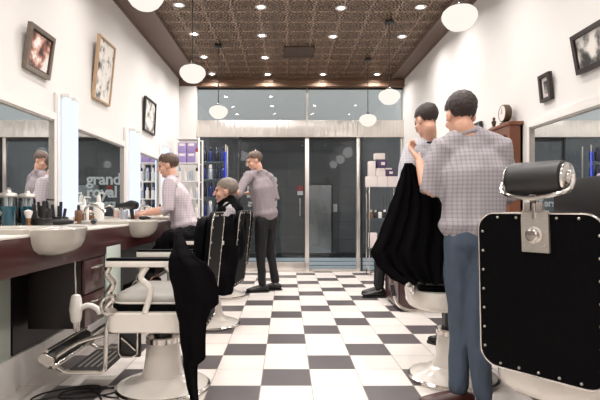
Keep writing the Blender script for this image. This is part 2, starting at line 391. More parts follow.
# shop front
XA, XB, XM, XD = XY(197, YF), XR, XY(307, YF), XY(358, YF)
bm = bb(XA, XB, YF-.10, YF+.08, 2.23, 2.51, bev=.006); struct('trim_header', bm, 'steel')
def pane(name, x0, x1, z0, z1, m, y=YF): return struct(name, bb(x0, x1, y-.006, y+.006, z0, z1), m)
pane('window_1', XA, XM-.02, 2.51, ZC-.14, 'transom'); pane('window_2', XM+.02, XB, 2.51, ZC-.14, 'transom')
struct('trim_mullion', bb(XM-.018, XM+.018, YF-.03, YF+.03, 2.51, ZC-.14), 'steel')
struct('trim_transom_frame', bb(XA, XB, YF-.03, YF+.03, ZC-.16, ZC-.135), 'black_frame')
def door(name, x0, x1, railh, glassm='glass'):
    g = pane(name, x0, x1, .02, 2.22, glassm)
    obj('bottom_rail', bb(x0, x1, YF-.025, YF+.025, .015, railh, bev=.004), 'steel', g)
    obj('top_rail', bb(x0, x1, YF-.02, YF+.02, 2.17, 2.225), 'black_frame', g)
    return g
d1 = door('door_1', XY(241, YF), XM-.035, .16)
d2 = door('door_2', XM+.035, XD-.035, .045)
for d, x in ((d1, XM-.12),):
    bm = nb(); tube(bm, [(x, YF-.06, .92), (x, YF-.06, 1.22)], .009); tube(bm, [(x, YF-.06, .95), (x, YF, .95)], .007); tube(bm, [(x, YF-.06, 1.19), (x, YF, 1.19)], .007)
    obj('door_handle', bm, 'chrome', d)
pane('window_3', XA, XY(239, YF), .0, 2.23, 'glass'); pane('window_4', XD+.05, XB, .0, 2.23, 'glass')
for i, (x, w, m) in enumerate(((XM, .033, 'steel'), (XD, .028, 'steel'), (XD+.06, .012, 'black_frame'), (XY(240, YF), .012, 'black_frame'), (XB-.02, .02, 'steel'))):
    struct('trim_post_%d' % (i+1), bb(x-w, x+w, YF-.045, YF+.045, 0, 2.23, bev=.004), m)
struct('trim_threshold', bb(XA, XB, YF-.05, YF+.12, 0, .012), 'steel')
# arcade outside
struct('floor_arcade', bb(-9, 9, YF+.1, 16, -.06, 0), 'out_floor')
struct('wall_arcade', bb(-9, 9, 10.6, 10.75, 0, 2.62), 'dark_tile')
struct('wall_arcade_upper', bb(-9, 9, 10.45, 10.75, 2.62, 5.2), 'out_wall')
struct('trim_arcade_plinth', bb(-9, 9, 10.54, 10.6, 0, .10), 'black_frame')
for i, y in enumerate((9.1, 9.8)):
    struct('trim_drain_%d' % (i+1), bb(-6, 6, y, y+.05, 0, .006), 'black_frame')

# ------------------------------------------------------------------ lights
def on_ceiling(px, py, z=ZC):
    Y = (z-CAMZ)*495/(208-py); return XY(px, Y), Y
proto = None
spots = [on_ceiling(*p) for p in ((179, 5), (261, 7), (341, 8), (420.6, 7), (194, 34), (262, 35.5), (333, 36.6), (402, 36.6), (204, 57), (265, 57.6), (212, 74), (267.6, 74.4), (323, 74.4), (377, 74.4))]
names = ['nearest row, far left by the border', 'nearest row, second from left', 'nearest row, third from left', 'nearest row, far right',
         'second row, far left', 'second row, left of the air vent', 'second row, right of the air vent', 'second row, far right by the border',
         'third row, left beside the pendant stem', 'third row, left of centre', 'last row before the shop front, far left', 'last row before the shop front, second from left',
         'last row before the shop front, third from left', 'last row before the shop front, far right']
for y in (4.0, 2.6, 1.2, -.2, -1.6):
    for x in (-1.15, -.35, .5, 1.3): spots.append((x, y)); names.append(None)
ld = bpy.data.lights.new('downlight_beam', 'AREA'); ld.shape = 'DISK'; ld.size = .075; ld.energy = DOWN_W; ld.color = (1, .955, .915); ld.spread = math.radians(150)
for i, (x, y) in enumerate(spots):
    if proto is None:
        proto = thing('downlight', '', 'light')
        obj('bezel', lathe(nb(), [(.036, -.001), (.058, -.004), (.062, 0), (.062, .002), (.036, .003)]), 'white_trim', proto)
        obj('lens', lathe(nb(), [(.036, 0), (.02, -.003), (.002, -.004), (.002, .003), (.036, .003)], seg=20), 'lens', proto)
        o = proto; o.location = (x, y, ZC-.001)
    else: o = dup(proto, (x, y, ZC-.001))
    l = bpy.data.objects.new('beam', ld); COL.objects.link(l); l.parent = o; l.location = (0, 0, -.008)
    o['group'] = 'recessed downlights in the tin ceiling' if names[i] else 'downlights overhead behind the viewer'
    o['label'] = ('small round recessed ceiling downlight, '+names[i]) if names[i] else 'small round recessed downlight in the ceiling overhead, out of the photo'
    if i >= 14: o.location.y += 0
G = [(-.94, 3.28, 2.46, 'near left, cut by the photo\'s top edge'), (-.90, 4.72, 2.34, 'second along the left side'),
     (-.90, 6.5, 2.32, 'far left before the shop front glass'), (1.16, 7.1, 2.32, 'far right before the shop front glass'),
     (1.17, 5.66, 2.33, 'on the right side, above the display rack'), (1.22, 3.5, 2.405, 'nearest on the right')]
gp = None
for x, y, z, d in G:
    t = thing('pendant_lamp', 'white opal glass pendant lamp '+d, 'lamp', (x, y, ZC), 0, 'opal glass pendant lamps')
    k = .1225; L = z-ZC
    prof = [(.045, .082), (.055, .076), (.09, .064), (.114, .042), (.1225, .018), (.1215, -.006), (.112, -.026), (.104, -.036), (.088, -.058), (.06, -.078), (.03, -.086), (.002, -.088)]
    obj('globe', lathe(nb(), prof, (0, 0, L), 40), 'globe', t)
    bm = lathe(nb(), [(.004, .0), (.05, -.002), (.056, -.018), (.05, -.03), (.004, -.034)]); obj('canopy', bm, 'black_frame', t)
    bm = nb(); tube(bm, [(0, 0, -.03), (0, 0, L+.11)], .0055); obj('stem', bm, 'black_frame', t)
    obj('fitter', lathe(nb(), [(.004, L+.11), (.014, L+.108), (.03, L+.095), (.042, L+.076), (.004, L+.07)]), 'black_frame', t)
    pl = bpy.data.lights.new('glow', 'POINT'); pl.energy = 1.5; pl.color = (1, .96, .92); pl.shadow_soft_size = .1
    lo = bpy.data.objects.new('glow', pl); COL.objects.link(lo); lo.parent = t; lo.location = (0, 0, L-.2)
# air vent
x0, y0 = on_ceiling(282, 57); x1, y1 = on_ceiling(315, 46); y1, y0 = max(y0, y1), min(y0, y1)
x0 = XY(284, (y0+y1)/2); x1 = XY(314, (y0+y1)/2)
y0, y1 = on_ceiling(300, 46)[1], on_ceiling(300, 57)[1]
y0, y1 = min(y0, y1), max(y0, y1)
t = thing('air_vent', 'dark metal slatted air vent set in the tin ceiling between downlights', 'vent', ((x0+x1)/2, (y0+y1)/2, ZC))
w, h = (x1-x0)/2, (y1-y0)/2
bm = nb()
box(bm, -w, w, -h, -h+.03, -.014, 0); box(bm, -w, w, h-.03, h, -.014, 0); box(bm, -w, -w+.03, -h, h, -.014, 0); box(bm, w-.03, w, -h, h, -.014, 0); obj('vent_frame', bm, 'bronze', t)
obj('vent_back', bb(-w+.02, w-.02, -h+.02, h-.02, -.004, -.001), 'black_frame', t)
for k in range(12):
    xx = -w+.03+(2*w-.06)*(k+.5)/12
    obj('slat', bb(xx-.006, xx+.006, -h+.03, h-.03, -.013, -.004), 'beam', t)

# ------------------------------------------------------------------ left wall: mirrors, lights, pictures
def wall_mirror(name, side, y0, y1, z0, z1, label):
    X = XL if side < 0 else XR; s = -side
    t = thing(name, label, 'mirror', (X, (y0+y1)/2, z0), 0, 'wide wall mirrors')
    hy = (y1-y0)/2; H = z1-z0
    obj('mirror_glass', bb(min(0, s*.012), max(0, s*.012), -hy, hy, 0, H), 'mirror', t)
    bm = nb(); a, b = sorted((0, s*.035))
    box(bm, a, b, -hy-.03, hy+.03, H, H+.055); box(bm, a, b, -hy-.03, -hy, 0, H); box(bm, a, b, hy, hy+.03, 0, H); obj('mirror_frame', bm, 'white_trim', t, smooth=False)
    bm = nb(); a, b = sorted((s*.012, s*.03)); box(bm, a, b, -hy, hy, H-.014, H); box(bm, a, b, hy-.012, hy, 0, H); box(bm, a, b, -hy, -hy+.012, 0, H); obj('inner_trim', bm, 'pewter', t, smooth=False)
    return t
wall_mirror('wall_mirror', -1, 1.5, 3.70, .96, 1.72, 'wide wall mirror nearest on the left, reflecting the steel shop front header')
wall_mirror('wall_mirror', -1, 4.10, 5.28, .96, 1.72, 'middle wall mirror on the left wall, showing the white shop lettering')
wall_mirror('wall_mirror', -1, 5.86, 6.75, .96, 1.72, 'narrow far wall mirror on the left, beyond the second light column')
wall_mirror('wall_mirror', 1, 1.6, 3.88, .96, 1.69, 'wide white-framed mirror on the right wall behind the black headrest')
def light_column(y0, y1, label):
    t = thing('mirror_light', label, 'light', (XL, (y0+y1)/2, .96), 0, 'fluorescent light columns between the mirrors')
    h = (y1-y0)/2; H = .98
    obj('backing_panel', bb(0, .03, -h, h, 0, H, bev=.004), 'white_trim', t)
    for yy in (-h*.45, h*.45):
        bm = nb(); tube(bm, [(.064, yy, .03), (.064, yy, H-.03)], .032, 16); tb = obj('tube', bm, 'tube', t)
        for z in (.0, H-.03): obj('end_cap', bb(.03, .098, yy-.034, yy+.034, z, z+.03, bev=.003), 'white_plastic', tb)
light_column(3.76, 4.04, 'glowing white tube light column between the near and middle left mirrors')
light_column(5.36, 5.76, 'glowing white tube light column between the middle and far left mirrors')
light_column(6.84, 7.12, 'glowing white tube light column next to the purple box shelf')

def picture(side, y0, y1, z0, z1, topx, fr, label, seed, warm, fw=.03, art=None, mount=True):
    """framed picture leaning out at the top"""
    X = XL if side < 0 else XR; s = -side; d = abs(topx-X); H = math.hypot(z1-z0, 0)
    t = thing('framed_picture', label, 'picture', (X, (y0+y1)/2, z0), 0, 'framed pictures on the walls')
    t.rotation_euler = (0, s*math.atan2(d, H), 0)
    hy = (y1-y0)/2
    def sb(bm, a, b, *r): a, b = sorted((s*a, s*b)); return box(bm, a, b, *r)
    bm = nb(); sb(bm, .0, .03, -hy, hy, 0, fw); sb(bm, 0, .03, -hy, hy, H-fw, H); sb(bm, 0, .03, -hy, -hy+fw, fw, H-fw); sb(bm, 0, .03, hy-fw, hy, fw, H-fw)
    obj('frame', bm, fr, t, smooth=False)
    bm = nb(); sb(bm, .004, .014, -hy+fw, hy-fw, fw, H-fw); obj('mount_board', bm, 'black_frame' if warm else 'white_card', t)
    mg = (.012 if warm else .028) if mount else .004
    bm = nb(); sb(bm, .014, .017, -hy+fw+mg, hy-fw-mg, fw+mg, H-fw-mg); obj('print', bm, photo_mat('print_%d' % seed, seed, warm, art or 0), t)
    return t
picture(-1, 3.30, 3.64, 2.0, 2.31, -1.727, 'silver_wood', 'silver-brown framed colour photo, nearest picture on the left wall', 1, True, .03)
picture(-1, 4.47, 4.88, 2.06, 2.64, -1.712, 'wood_light', 'tall pale wood framed sketch, middle picture on the left wall', 2.7, False, .016, art=.09, mount=False)
picture(-1, 6.05, 6.54, 2.015, 2.435, -1.75, 'black_frame', 'black framed monochrome print, farthest picture on the left wall', 4.1, False, .02, art=.05, mount=False)
picture(1, 2.80, 3.255, 1.935, 2.19, 1.885, 'dark_wood', 'dark framed black and white photo at top right, cut by the photo edge', 5.3, False, .03, mount=False)
picture(1, 3.57, 3.72, 1.85, 2.05, 1.91, 'dark_wood', 'small dark framed certificate above the right wall mirror', 7.9, False, .026)
picture(1, 4.86, 5.02, 1.70, 1.915, 1.92, 'black_frame', 'small black frame on right wall behind the barber beside the clock', 9.2, False, .02)

# ------------------------------------------------------------------ left counter
CX = -1.2; CT = .935
tag(obj('worktop', bb(XL+.001, CX-.001, 1.0, 6.75, CT-.012, CT, bev=.003), 'worktop'), 'long pale worktop running under the left wall mirrors', 'worktop')
tag(obj('counter_fascia', bb(CX-.02, CX, 1.0, 6.75, .755, CT-.013, bev=.002), 'maroon'), 'long dark maroon front board under the left worktop', 'fascia')
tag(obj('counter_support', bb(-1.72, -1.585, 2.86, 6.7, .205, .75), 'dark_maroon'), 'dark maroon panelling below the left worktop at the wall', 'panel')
tag(obj('glass_partition', bb(-1.60, -1.585, 1.6, 2.84, .005, .70, bev=.003), 'frost'), 'frosted pale green glass panel at lower left edge of the photo', 'panel')
tag(obj('glass_partition', bb(CX-.012, CX+.004, 3.29, 3.56, .28, .80, bev=.003), 'frost'), 'narrow frosted glass panel beside the maroon drawers behind the front chair', 'panel')
tag(obj('glass_partition', bb(CX-.012, CX+.004, 5.0, 5.2, .28, .75, bev=.003), 'frost'), 'frosted glass panel below the left worktop near the far basin', 'panel')
t = thing('drawer_unit', 'dark maroon two-drawer cabinet hanging under the left worktop', 'drawer unit', (CX-.17, 3.10, .34))
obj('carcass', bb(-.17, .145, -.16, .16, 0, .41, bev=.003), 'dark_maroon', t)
for z0, z1 in ((.005, .195), (.205, .405)):
    dr = obj('drawer', bb(.147, .168, -.155, .155, z0, z1, bev=.004), 'maroon', t)
    bm = nb(); zz = (z0+z1)/2+.05; tube(bm, [(.168, -.07, zz), (.19, -.06, zz), (.195, 0, zz), (.19, .06, zz), (.168, .07, zz)], .006, sm=3); obj('handle', bm, 'chrome', dr)
for y, lab, gap in ((2.52, 'nearest white ceramic basin jutting from the left counter', .50), (3.97, 'middle white ceramic basin jutting from the left counter', .50), (5.43, 'farthest white ceramic basin on the left counter, behind the client', .50)):
    t = thing('basin', lab, 'basin', (CX, y, CT), 0, 'white basins along the left counter')
    # outer half bowl hanging in front of the fascia
    bm = nb(); rings = []; n = 24; hw = .215
    for f, z in ((1.0, .028), (1.03, .02), (1.0, 0), (.95, -.04), (.84, -.075), (.6, -.10), (.2, -.11)):
        rings.append([bm.verts.new((.012+.14*f*math.sin(PI*k/n)**.8 if 0 < k < n else .002, hw*f*math.cos(PI*k/n), z)) for k in range(n+1)])
    inner = []
    for f, z in ((.9, .028), (.86, .0), (.7, -.07), (.3, -.11)):
        inner.append([bm.verts.new((.012+.14*f*math.sin(PI*k/n)**.8 if 0 < k < n else .003, hw*f*math.cos(PI*k/n), z)) for k in range(n+1)])
    al = inner[::-1]+rings; quad_faces(bm, al, closed=False, cap=False)
    bm.faces.new(rings[-1]); bm.faces.new(inner[-1])
    bm2 = bm
    for a, b in zip(al[:-1], al[1:]): pass
    obj('front_bowl', bm, 'basin', t)
    bm = nb(); poly = rrect(.40, .43, .1); rr = []
    for f, z in ((1, 0.001), (1, .022), (.97, .028), (.86, .028), (.82, .022), (.7, .012), (.3, .009)): rr.append([bm.verts.new((-.2+u*f, v*f, z)) for u, v in poly])
    quad_faces(bm, rr); obj('rim', bm, 'basin', t)
    bm = nb(); tube(bm, [(-.42, 0, .02), (-.42, 0, .10), (-.38, 0, .15), (-.30, 0, .13), (-.26, 0, .09)], .012, sm=5); obj('tap', bm, 'black_plastic' if y < 3 else 'chrome', t)

# ------------------------------------------------------------------ products and small things
def bottle(name, x, y, z, r, h, body, cap, label, cat, neck=.35, group=None, pump=False, capname='cap'):
    t = thing(name, label, cat, (x, y, z), 0, group)
    hb = h*.74
    obj('body', lathe(nb(), [(r*.92, 0), (r, .006), (r, hb*.88), (r*.85, hb*.95), (r*neck, hb), (r*neck, hb+.01), (.001, hb+.01)], seg=20), body, t)
    bm = lathe(nb(), [(r*neck*1.15, hb), (r*neck*1.15, h*.9), (r*neck*.8, h), (.001, h)], seg=16)
    if pump: tube(bm, [(0, 0, h*.95), (0, 0, h*1.08), (.05, 0, h*1.06)], .006)
    obj(capname, bm, cap, t); return t
def jar(x, y, z, label):
    t = thing('disinfectant_jar', label, 'jar', (x, y, z), 0, 'teal disinfectant jars')
    obj('liquid', lathe(nb(), [(.042, .004), (.045, .01), (.045, .135), (.001, .136)], seg=24), 'teal', t)
    obj('jar_glass', lathe(nb(), [(.048, 0), (.05, .006), (.05, .18), (.046, .19), (.044, .18), (.0465, .003)], seg=24), 'clear', t)
    obj('lid', lathe(nb(), [(.05, .19), (.052, .2), (.045, .215), (.02, .22), (.012, .235), (.014, .245), (.001, .25)], seg=24), 'pewter', t)
    bm = nb()
    for a in range(4): tube(bm, [(.015*math.cos(a*1.6), .015*math.sin(a*1.6), .1), (.02*math.cos(a*1.6), .02*math.sin(a*1.6), .19)], .006)
    obj('combs', bm, 'white_plastic', t)
CB = CT+.0005
jar(-1.70, 3.02, CB, 'teal liquid jar at the left edge of the photo on the worktop')
jar(-1.70, 3.24, CB, 'teal liquid jar right of its twin, left of the dark clippers')
def cone(name, lab, cat, x, y, z, prof, m, seg=20): return tag(obj(name, lathe(nb(), prof, (x, y, z), seg), m), lab, cat)
t = thing('shaving_brush', 'shaving brush with pale bristles standing before the teal jar', 'brush', (-1.50, 2.98, CB+.0))
t.location = (-1.63, 3.12, CB)
obj('handle', lathe(nb(), [(.018, 0), (.02, .01), (.012, .03), (.018, .05), (.016, .06)], seg=16), 'amber', t); obj('bristles', lathe(nb(), [(.014, .06), (.024, .09), (.026, .105), (.001, .115)], seg=16), 'white_card', t)
bottle('spray_bottle', -1.66, 3.42, CB, .032, .17, 'black_plastic', 'black_plastic', 'black spray bottle with black trigger between teal jar and clippers', 'bottle', pump=True, capname='trigger')
def clipper(x, y, z, rz, lab):
    t = thing('hair_clipper', lab, 'clipper', (x, y, z), rz, 'black hair clippers on the counter')
    bm = nb(); loft(bm, [(-.07, 0, .025), (0, 0, .027), (.06, 0, .024)], [(.02, .018), (.024, .022), (.02, .014)], (0, 1, 0)); obj('body', bm, 'black_plastic', t)
    obj('blade', bb(.062, .085, -.02, .02, .014, .028, bev=.002), 'chrome', t)
clipper(-1.60, 3.55, CB, .6, 'black hair clipper lying in front of the near light column')
clipper(-1.42, 3.64, CB, 1.9, 'black hair clipper lying nearest the counter edge by the light column')
def stand(x, y, z, lab):
    t = thing('tool_stand', lab, 'stand', (x, y, z))
    obj('holder', bb(-.05, .05, -.06, .06, 0, .06, bev=.008), 'black_plastic', t)
    for k, (a, b, h) in enumerate(((-.02, -.03, .15), (.02, -.01, .17), (-.01, .03, .14), (.025, .035, .12))):
        bm = nb(); tube(bm, [(a, b, .05), (a*1.3, b*1.3, h)], .011); obj('comb', bm, 'rubber', t)
stand(-1.60, 3.22, CB, 'black holder of combs standing right of the shaving brush')
stand(-1.70, 3.68, CB, 'black holder full of dark combs in front of the near light column')
bottle('lotion_bottle', -1.655, 3.93, CB, .03, .15, 'amber', 'black_plastic', 'small dark amber lotion bottle at the foot of the near light column', 'bottle')
bottle('lotion_bottle', -1.69, 4.13, CB, .035, .20, 'white_plastic', 'white_plastic', 'white pump bottle in front of the left edge of middle mirror', 'bottle', pump=True, capname='pump')
bottle('lotion_bottle', -1.68, 4.42, CB, .045, .24, 'white_plastic', 'white_plastic', 'tall white pump bottle standing below the mirrored lettering', 'bottle', pump=True, capname='pump')
for (x, y, lab) in ((-1.69, 4.068, 'small amber glass jar left of its twin before middle mirror'), (-1.69, 4.27, 'small amber glass jar right of its twin before middle mirror')):
    bottle('glass_jar', x, y, CB, .028, .085, 'amber', 'chrome', lab, 'jar', .9, 'small amber jars on the worktop', capname='lid')
def dryer(x, y, z, rz, lab, m='black_plastic'):
    t = thing('hair_dryer', lab, 'hair dryer', (x, y, z), rz)
    bm = nb(); loft(bm, [(-.06, 0, .15), (-.02, 0, .155), (.05, 0, .15)], [.042, .045, .032], seg=20); obj('barrel', bm, m, t)
    bm = nb(); tube(bm, [(.05, 0, .15), (.11, 0, .148)], [.032, .024], 18); obj('nozzle', bm, 'black_plastic' if m == 'black_plastic' else m, t)
    bm = nb(); tube(bm, [(-.02, 0, .12), (-.03, 0, .05), (-.04, 0, .0)], [.02, .017], 14); obj('handle', bm, m, t)
    bm = lathe(nb(), [(.05, 0), (.05, .012), (.02, .02), (.001, .02)], (-.04, 0, 0), 20); obj('stand_foot', bm, 'rubber', t)
dryer(-1.50, 4.72, CB, 2.8, 'black hair dryer standing on the worktop before the middle mirror')
bottle('lotion_bottle', -1.62, 4.93, CB, .035, .15, 'silver_bottle', 'black_plastic', 'silver bottle with black cap right of the black hair dryer', 'bottle')
clipper(-1.42, 4.95, CB, 1.2, 'black hair clipper lying right of the black hair dryer')
tag(obj('tissue_box', bb(-1.668, -1.612, 5.42, 5.62, CB, CB+.1, bev=.006), mat('pink_card', srgb(206, 170, 160), .6, noise_amt=.3, nscale=14)), 'pale pink patterned box on worktop below the second light column', 'box')
bottle('lotion_bottle', -1.5, 5.85, CB, .03, .17, 'white_plastic', 'black_plastic', 'white bottle with black cap before the far left mirror', 'bottle')

# left product shelf with purple boxes (faces the room)
def shelf_unit(name, label, x0, x1, y0, y1, z1, levels, m='white_trim', post=.012, sm=None):
    t = thing(name, label, 'shelf', ((x0+x1)/2, (y0+y1)/2, 0)); hx, hy = (x1-x0)/2, (y1-y0)/2
    for sx in (-1, 1):
        for sy in (-1, 1): obj('post', bb(sx*hx-post, sx*hx+post, sy*hy-post, sy*hy+post, 0, z1, bev=.002), m, t)
    for z in levels: obj('shelf_board', bb(-hx+post, hx-post, -hy+post, hy-post, z-.012, z, bev=.002), sm or m, t)
    return t
sx0, sx1, sy0, sy1 = XY(175, 7.3), XY(199, 7.3), 7.3, 7.6
lv = [.30, .62, .92, 1.20, 1.46, 1.73, 2.09]
shelf_unit('product_shelf', 'white open product shelf holding purple boxes beside the shop front', sx0, sx1, sy0, sy1, 2.10, lv)
pos = ['lower left', 'lower right', 'upper left', 'upper right']
for k in range(4):
    cx = sx0+.035+(k % 2)*.135; z = 1.7305+(k//2)*.151
    o = obj('gift_box', bb(cx, cx+.125, sy0+.03, sy0+.17, z, z+.15, bev=.003), 'purple'); tag(o, 'light purple card box, %s of the four on the top shelf' % pos[k], 'box', 'purple boxes on the top shelf')
    obj('box_label', bb(cx+.02, cx+.105, sy0+.0285, sy0+.0298, z+.1, z+.135), 'white_card', o)
c = 0
kinds = [('white_plastic', 'silver_bottle'), ('white_plastic', 'white_plastic'), ('silver_bottle', 'white_plastic'), ('white_plastic', 'navy_bottle')]
cn = ['white', 'all-white', 'silver', 'white dark-capped']; ln = {.30: 'lowest', .62: 'second lowest', .92: 'third', 1.20: 'fourth', 1.46: 'fifth, just below the purple boxes'}
for z in lv[:5]:
    for k in range(4):
        x = sx0+.05+k*.085; kk = (k+c) % 4
        bottle('product_bottle', x, sy0+.09, z+.0005, .028, .20 if z != 1.20 else .17, kinds[kk][0], kinds[kk][1], '%s bottle, %s from left on the %s level of the white product shelf' % (cn[kk], ['first', 'second', 'third', 'fourth'][k], ln[z].split(',')[0]), 'bottle', .5, 'bottles on the white product shelf')
    c += 1
# narrow side column of white tubes next to the purple boxes
for k, z in enumerate((1.7305, )):
    for j in range(2):
        bottle('product_bottle', sx1-.045, sy0+.06+j*.12, z, .026, .22, 'white_plastic', 'red', 'white tube with red cap beside the purple boxes, %s' % ('in front' if j == 0 else 'behind its twin'), 'bottle', .8, 'red capped tubes on the top shelf')
# blue product shelf
bx0, bx1, by0, by1 = XY(200, 7.85), XY(226, 7.85), 7.82, 8.05
lv2 = [.3, .62, .94, 1.24, 1.52, 1.80]
us_ = shelf_unit('product_shelf', 'dark metal shelf of blue bottles in the left shop window', bx0, bx1, by0, by1, 2.06, lv2, 'pewter', .009, 'clear')
hs = ['lowest', 'second lowest', 'third', 'fourth', 'fifth', 'top']
for i, z in enumerate(lv2):
    for k in range(4):
        m = ['blue_bottle', 'blue_bottle', 'navy_bottle', 'silver_bottle'][(k*3+i*2) % 4] if z < 1.7 else ['navy_bottle', 'blue_bottle'][k % 2]
        nm = {'blue_bottle': 'bright blue', 'navy_bottle': 'navy', 'silver_bottle': 'silver'}[m]
        bottle('product_bottle', bx0+.06+k*.095, by0+.1, z+.0005, .038, .235, m, 'navy_bottle' if m != 'silver_bottle' else 'white_plastic', '%s bottle, %s from left on the %s level of the dark window shelf' % (nm, ['first', 'second', 'third', 'fourth'][k], hs[i]), 'bottle', .6, 'bottles on the dark window shelf')
obj('light_strip', bb((bx1-bx0)/2-.01, (bx1-bx0)/2+.006, -(by1-by0)/2-.012, -(by1-by0)/2, .95, 1.95), 'neon', us_)
# right display rack
rx0, rx1, ry0, ry1 = XY(369, 7.75), XY(397, 7.75), 7.72, 8.0
rz = [ZY(248, 7.8), ZY(218, 7.8), ZY(187, 7.8)]
shelf_unit('display_rack', 'chrome and glass display rack of boxes by the right shop window', rx0, rx1, ry0, ry1, rz[2]+.002, rz, 'chrome', .008, 'clear')
def gbox(px0, px1, py0, py1, m, lab, y=7.75, d=.14, lbl=False):
    o = obj('product_box', bb(XY(px0, y), XY(px1, y), y, y+d, ZY(py1, y), ZY(py0, y), bev=.003), m); tag(o, lab, 'box', 'product boxes on the right display rack')
    if lbl: obj('box_label', bb(XY((px0*2+px1)/3+.3, y), XY((px0+2*px1)/3+.7, y), y-.002, y-.0005, ZY((py0*.35+py1*.65), y), ZY((py0*.7+py1*.3), y)), 'white_card', o)
for k, (a, b) in enumerate(((366.5, 377), (377.3, 387.6), (388, 398))):
    gbox(a, b, 176.3, 186.8, 'white_card', 'wide white carton in the lower row on the display rack, %s' % ['left', 'middle', 'right'][k])
gbox(369, 375.5, 161, 176.2, 'white_card', 'tall white carton standing left on top of the rack boxes')
gbox(376, 385.5, 170.5, 176.2, 'white_card', 'flat white carton under the upper purple box')
gbox(377.5, 387.5, 159.5, 168, 'deep_purple', 'dark purple box with white label, upper of the two', lbl=True)
gbox(376.3, 385, 168.2, 170.4, 'white_card', 'thin white carton directly under the upper purple box')
gbox(375, 385, 153.2, 159.3, 'white_card', 'topmost white carton on the display rack')
gbox(386, 395, 169.5, 176.2, 'deep_purple', 'dark purple box with white label, lower right of the two', lbl=True)
gbox(385.6, 392, 168, 169.4, 'white_card', 'thin white carton lying on the lower purple box')
bl = [('amber', 'chrome', 'amber'), ('navy_bottle', 'chrome', 'dark'), ('white_plastic', 'black_plastic', 'white'), ('navy_bottle', 'white_plastic', 'dark white-capped'), ('amber', 'black_plastic', 'amber black-capped'), ('white_plastic', 'chrome', 'white chrome-capped')]
for k, (a, b, n) in enumerate(bl):
    bottle('product_bottle', rx0+.04+k*.072, ry0+.09, rz[1]+.0005, .028, .13, a, b, 'small %s bottle on the middle rack shelf, number %s from left' % (n, ['one', 'two', 'three', 'four', 'five', 'six'][k]), 'bottle', .6, 'small bottles on the rack')
gbox(369.5, 377, 233, 247.7, 'white_card', 'white carton on the lowest shelf of the display rack')
gbox(379, 388, 238, 247.7, 'white_card', 'short white carton on the lowest rack shelf beside the black cape')

# ------------------------------------------------------------------ window lettering (read from outside)
def text_obj(s, x, z, size, parent=None):
    cu = bpy.data.curves.new('lettering', 'FONT'); cu.body = s; cu.size = size; cu.extrude = .0015; cu.space_character = .95; cu.offset = size*.022
    o = bpy.data.objects.new('lettering', cu); COL.objects.link(o); bpy.context.view_layer.update()
    me = bpy.data.meshes.new_from_object(o.evaluated_get(bpy.context.evaluated_depsgraph_get())); bpy.data.objects.remove(o)
    o = bpy.data.objects.new('lettering', me); COL.objects.link(o); me.materials.append(M['white_paint'])
    o.rotation_euler = (PI/2, 0, PI); o.location = (x, YF+.012, z); return o
M['white_paint'] = mat('white_vinyl', srgb(240, 240, 240), .5, noise_amt=.01)
for s, z, sz, n in (('grand', 1.455, .27, 'top'), ('royal', 1.24, .27, 'middle'), ('barbers', 1.085, .17, 'bottom')):
    o = text_obj(s, -.16, z, sz); o.parent = d1 if False else None
    tag(o, 'white %s line of the shop lettering on the glass door' % n, 'lettering')
    o.location.y = YF+.0085

# ------------------------------------------------------------------ arcade fittings
t = thing('lift_door', 'brushed steel lift door seen through the right glass door', 'door', (XY(320, 10.5), 10.53, 0))
a, b = XY(309.5, 10.5)-t.location.x, XY(331.5, 10.5)-t.location.x; zt = ZY(185, 10.5)
obj('door_panel', bb(a, b, -.02, .0, .1, zt), 'lift_steel', t)
bm = nb(); box(bm, a-.04, a, -.035, .01, .0, zt+.03); box(bm, b, b+.03, -.035, .01, 0, zt+.03); box(bm, a-.04, b+.03, -.035, .01, zt, zt+.03); obj('door_frame', bm, 'black_frame', t)
t.location.y = 10.56
o = tag(obj('wall_switch', bb(XY(333.5, 10.5), XY(337.5, 10.5), 10.575, 10.599, ZY(212, 10.5), ZY(204, 10.5), bev=.004), 'pewter'), 'small metal call plate on dark wall right of the lift door', 'switch')
o = obj('notice', bb(XY(297.5, 10.5), XY(303, 10.5), 10.57, 10.599, ZY(192, 10.5), ZY(185.5, 10.5)), 'red'); tag(o, 'small red and white notice on the dark wall left of the post', 'sign')
obj('white_half', bb(XY(297.5, 10.5), XY(303, 10.5), 10.565, 10.5695, ZY(195, 10.5), ZY(191, 10.5)), 'white_card', o)

# ------------------------------------------------------------------ right side: counter, cabinet, clock, bench
tag(obj('worktop', bb(1.63, XR-.001, .8, 4.75, CT-.03, CT, bev=.003), 'worktop'), 'pale worktop under the right wall mirror', 'worktop')
tag(obj('counter_fascia', bb(1.63, 1.65, .8, 4.75, .6, CT-.031), 'maroon'), 'dark maroon front board under the right worktop', 'fascia')
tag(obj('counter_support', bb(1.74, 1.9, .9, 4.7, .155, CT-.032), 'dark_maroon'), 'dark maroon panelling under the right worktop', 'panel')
tag(obj('black_screen', bb(1.84, 1.90, 2.72, 3.42, CT+.001, 1.25, bev=.004), 'black_frame'), 'flat black panel standing on the right worktop below the mirror', 'panel')
t = thing('display_cabinet', 'wooden glass-fronted cabinet on the right worktop with a clock on top', 'cabinet', (1.84, 4.33, CT))
H = 1.77-CT; y0, y1 = -.28, .40
bm = nb(); box(bm, .0, .088, y0, y0+.02, 0, H-.03); box(bm, .0, .088, y1-.02, y1, 0, H-.03); box(bm, .07, .088, y0, y1, 0, H-.03); obj('carcass', bm, 'wood', t, smooth=False)
obj('cornice', bb(-.03, .088, y0-.02, y1+.02, H-.03, H, bev=.004), 'wood', t)
obj('plinth', bb(-.01, .088, y0, y1, 0.001, .04), 'wood', t)
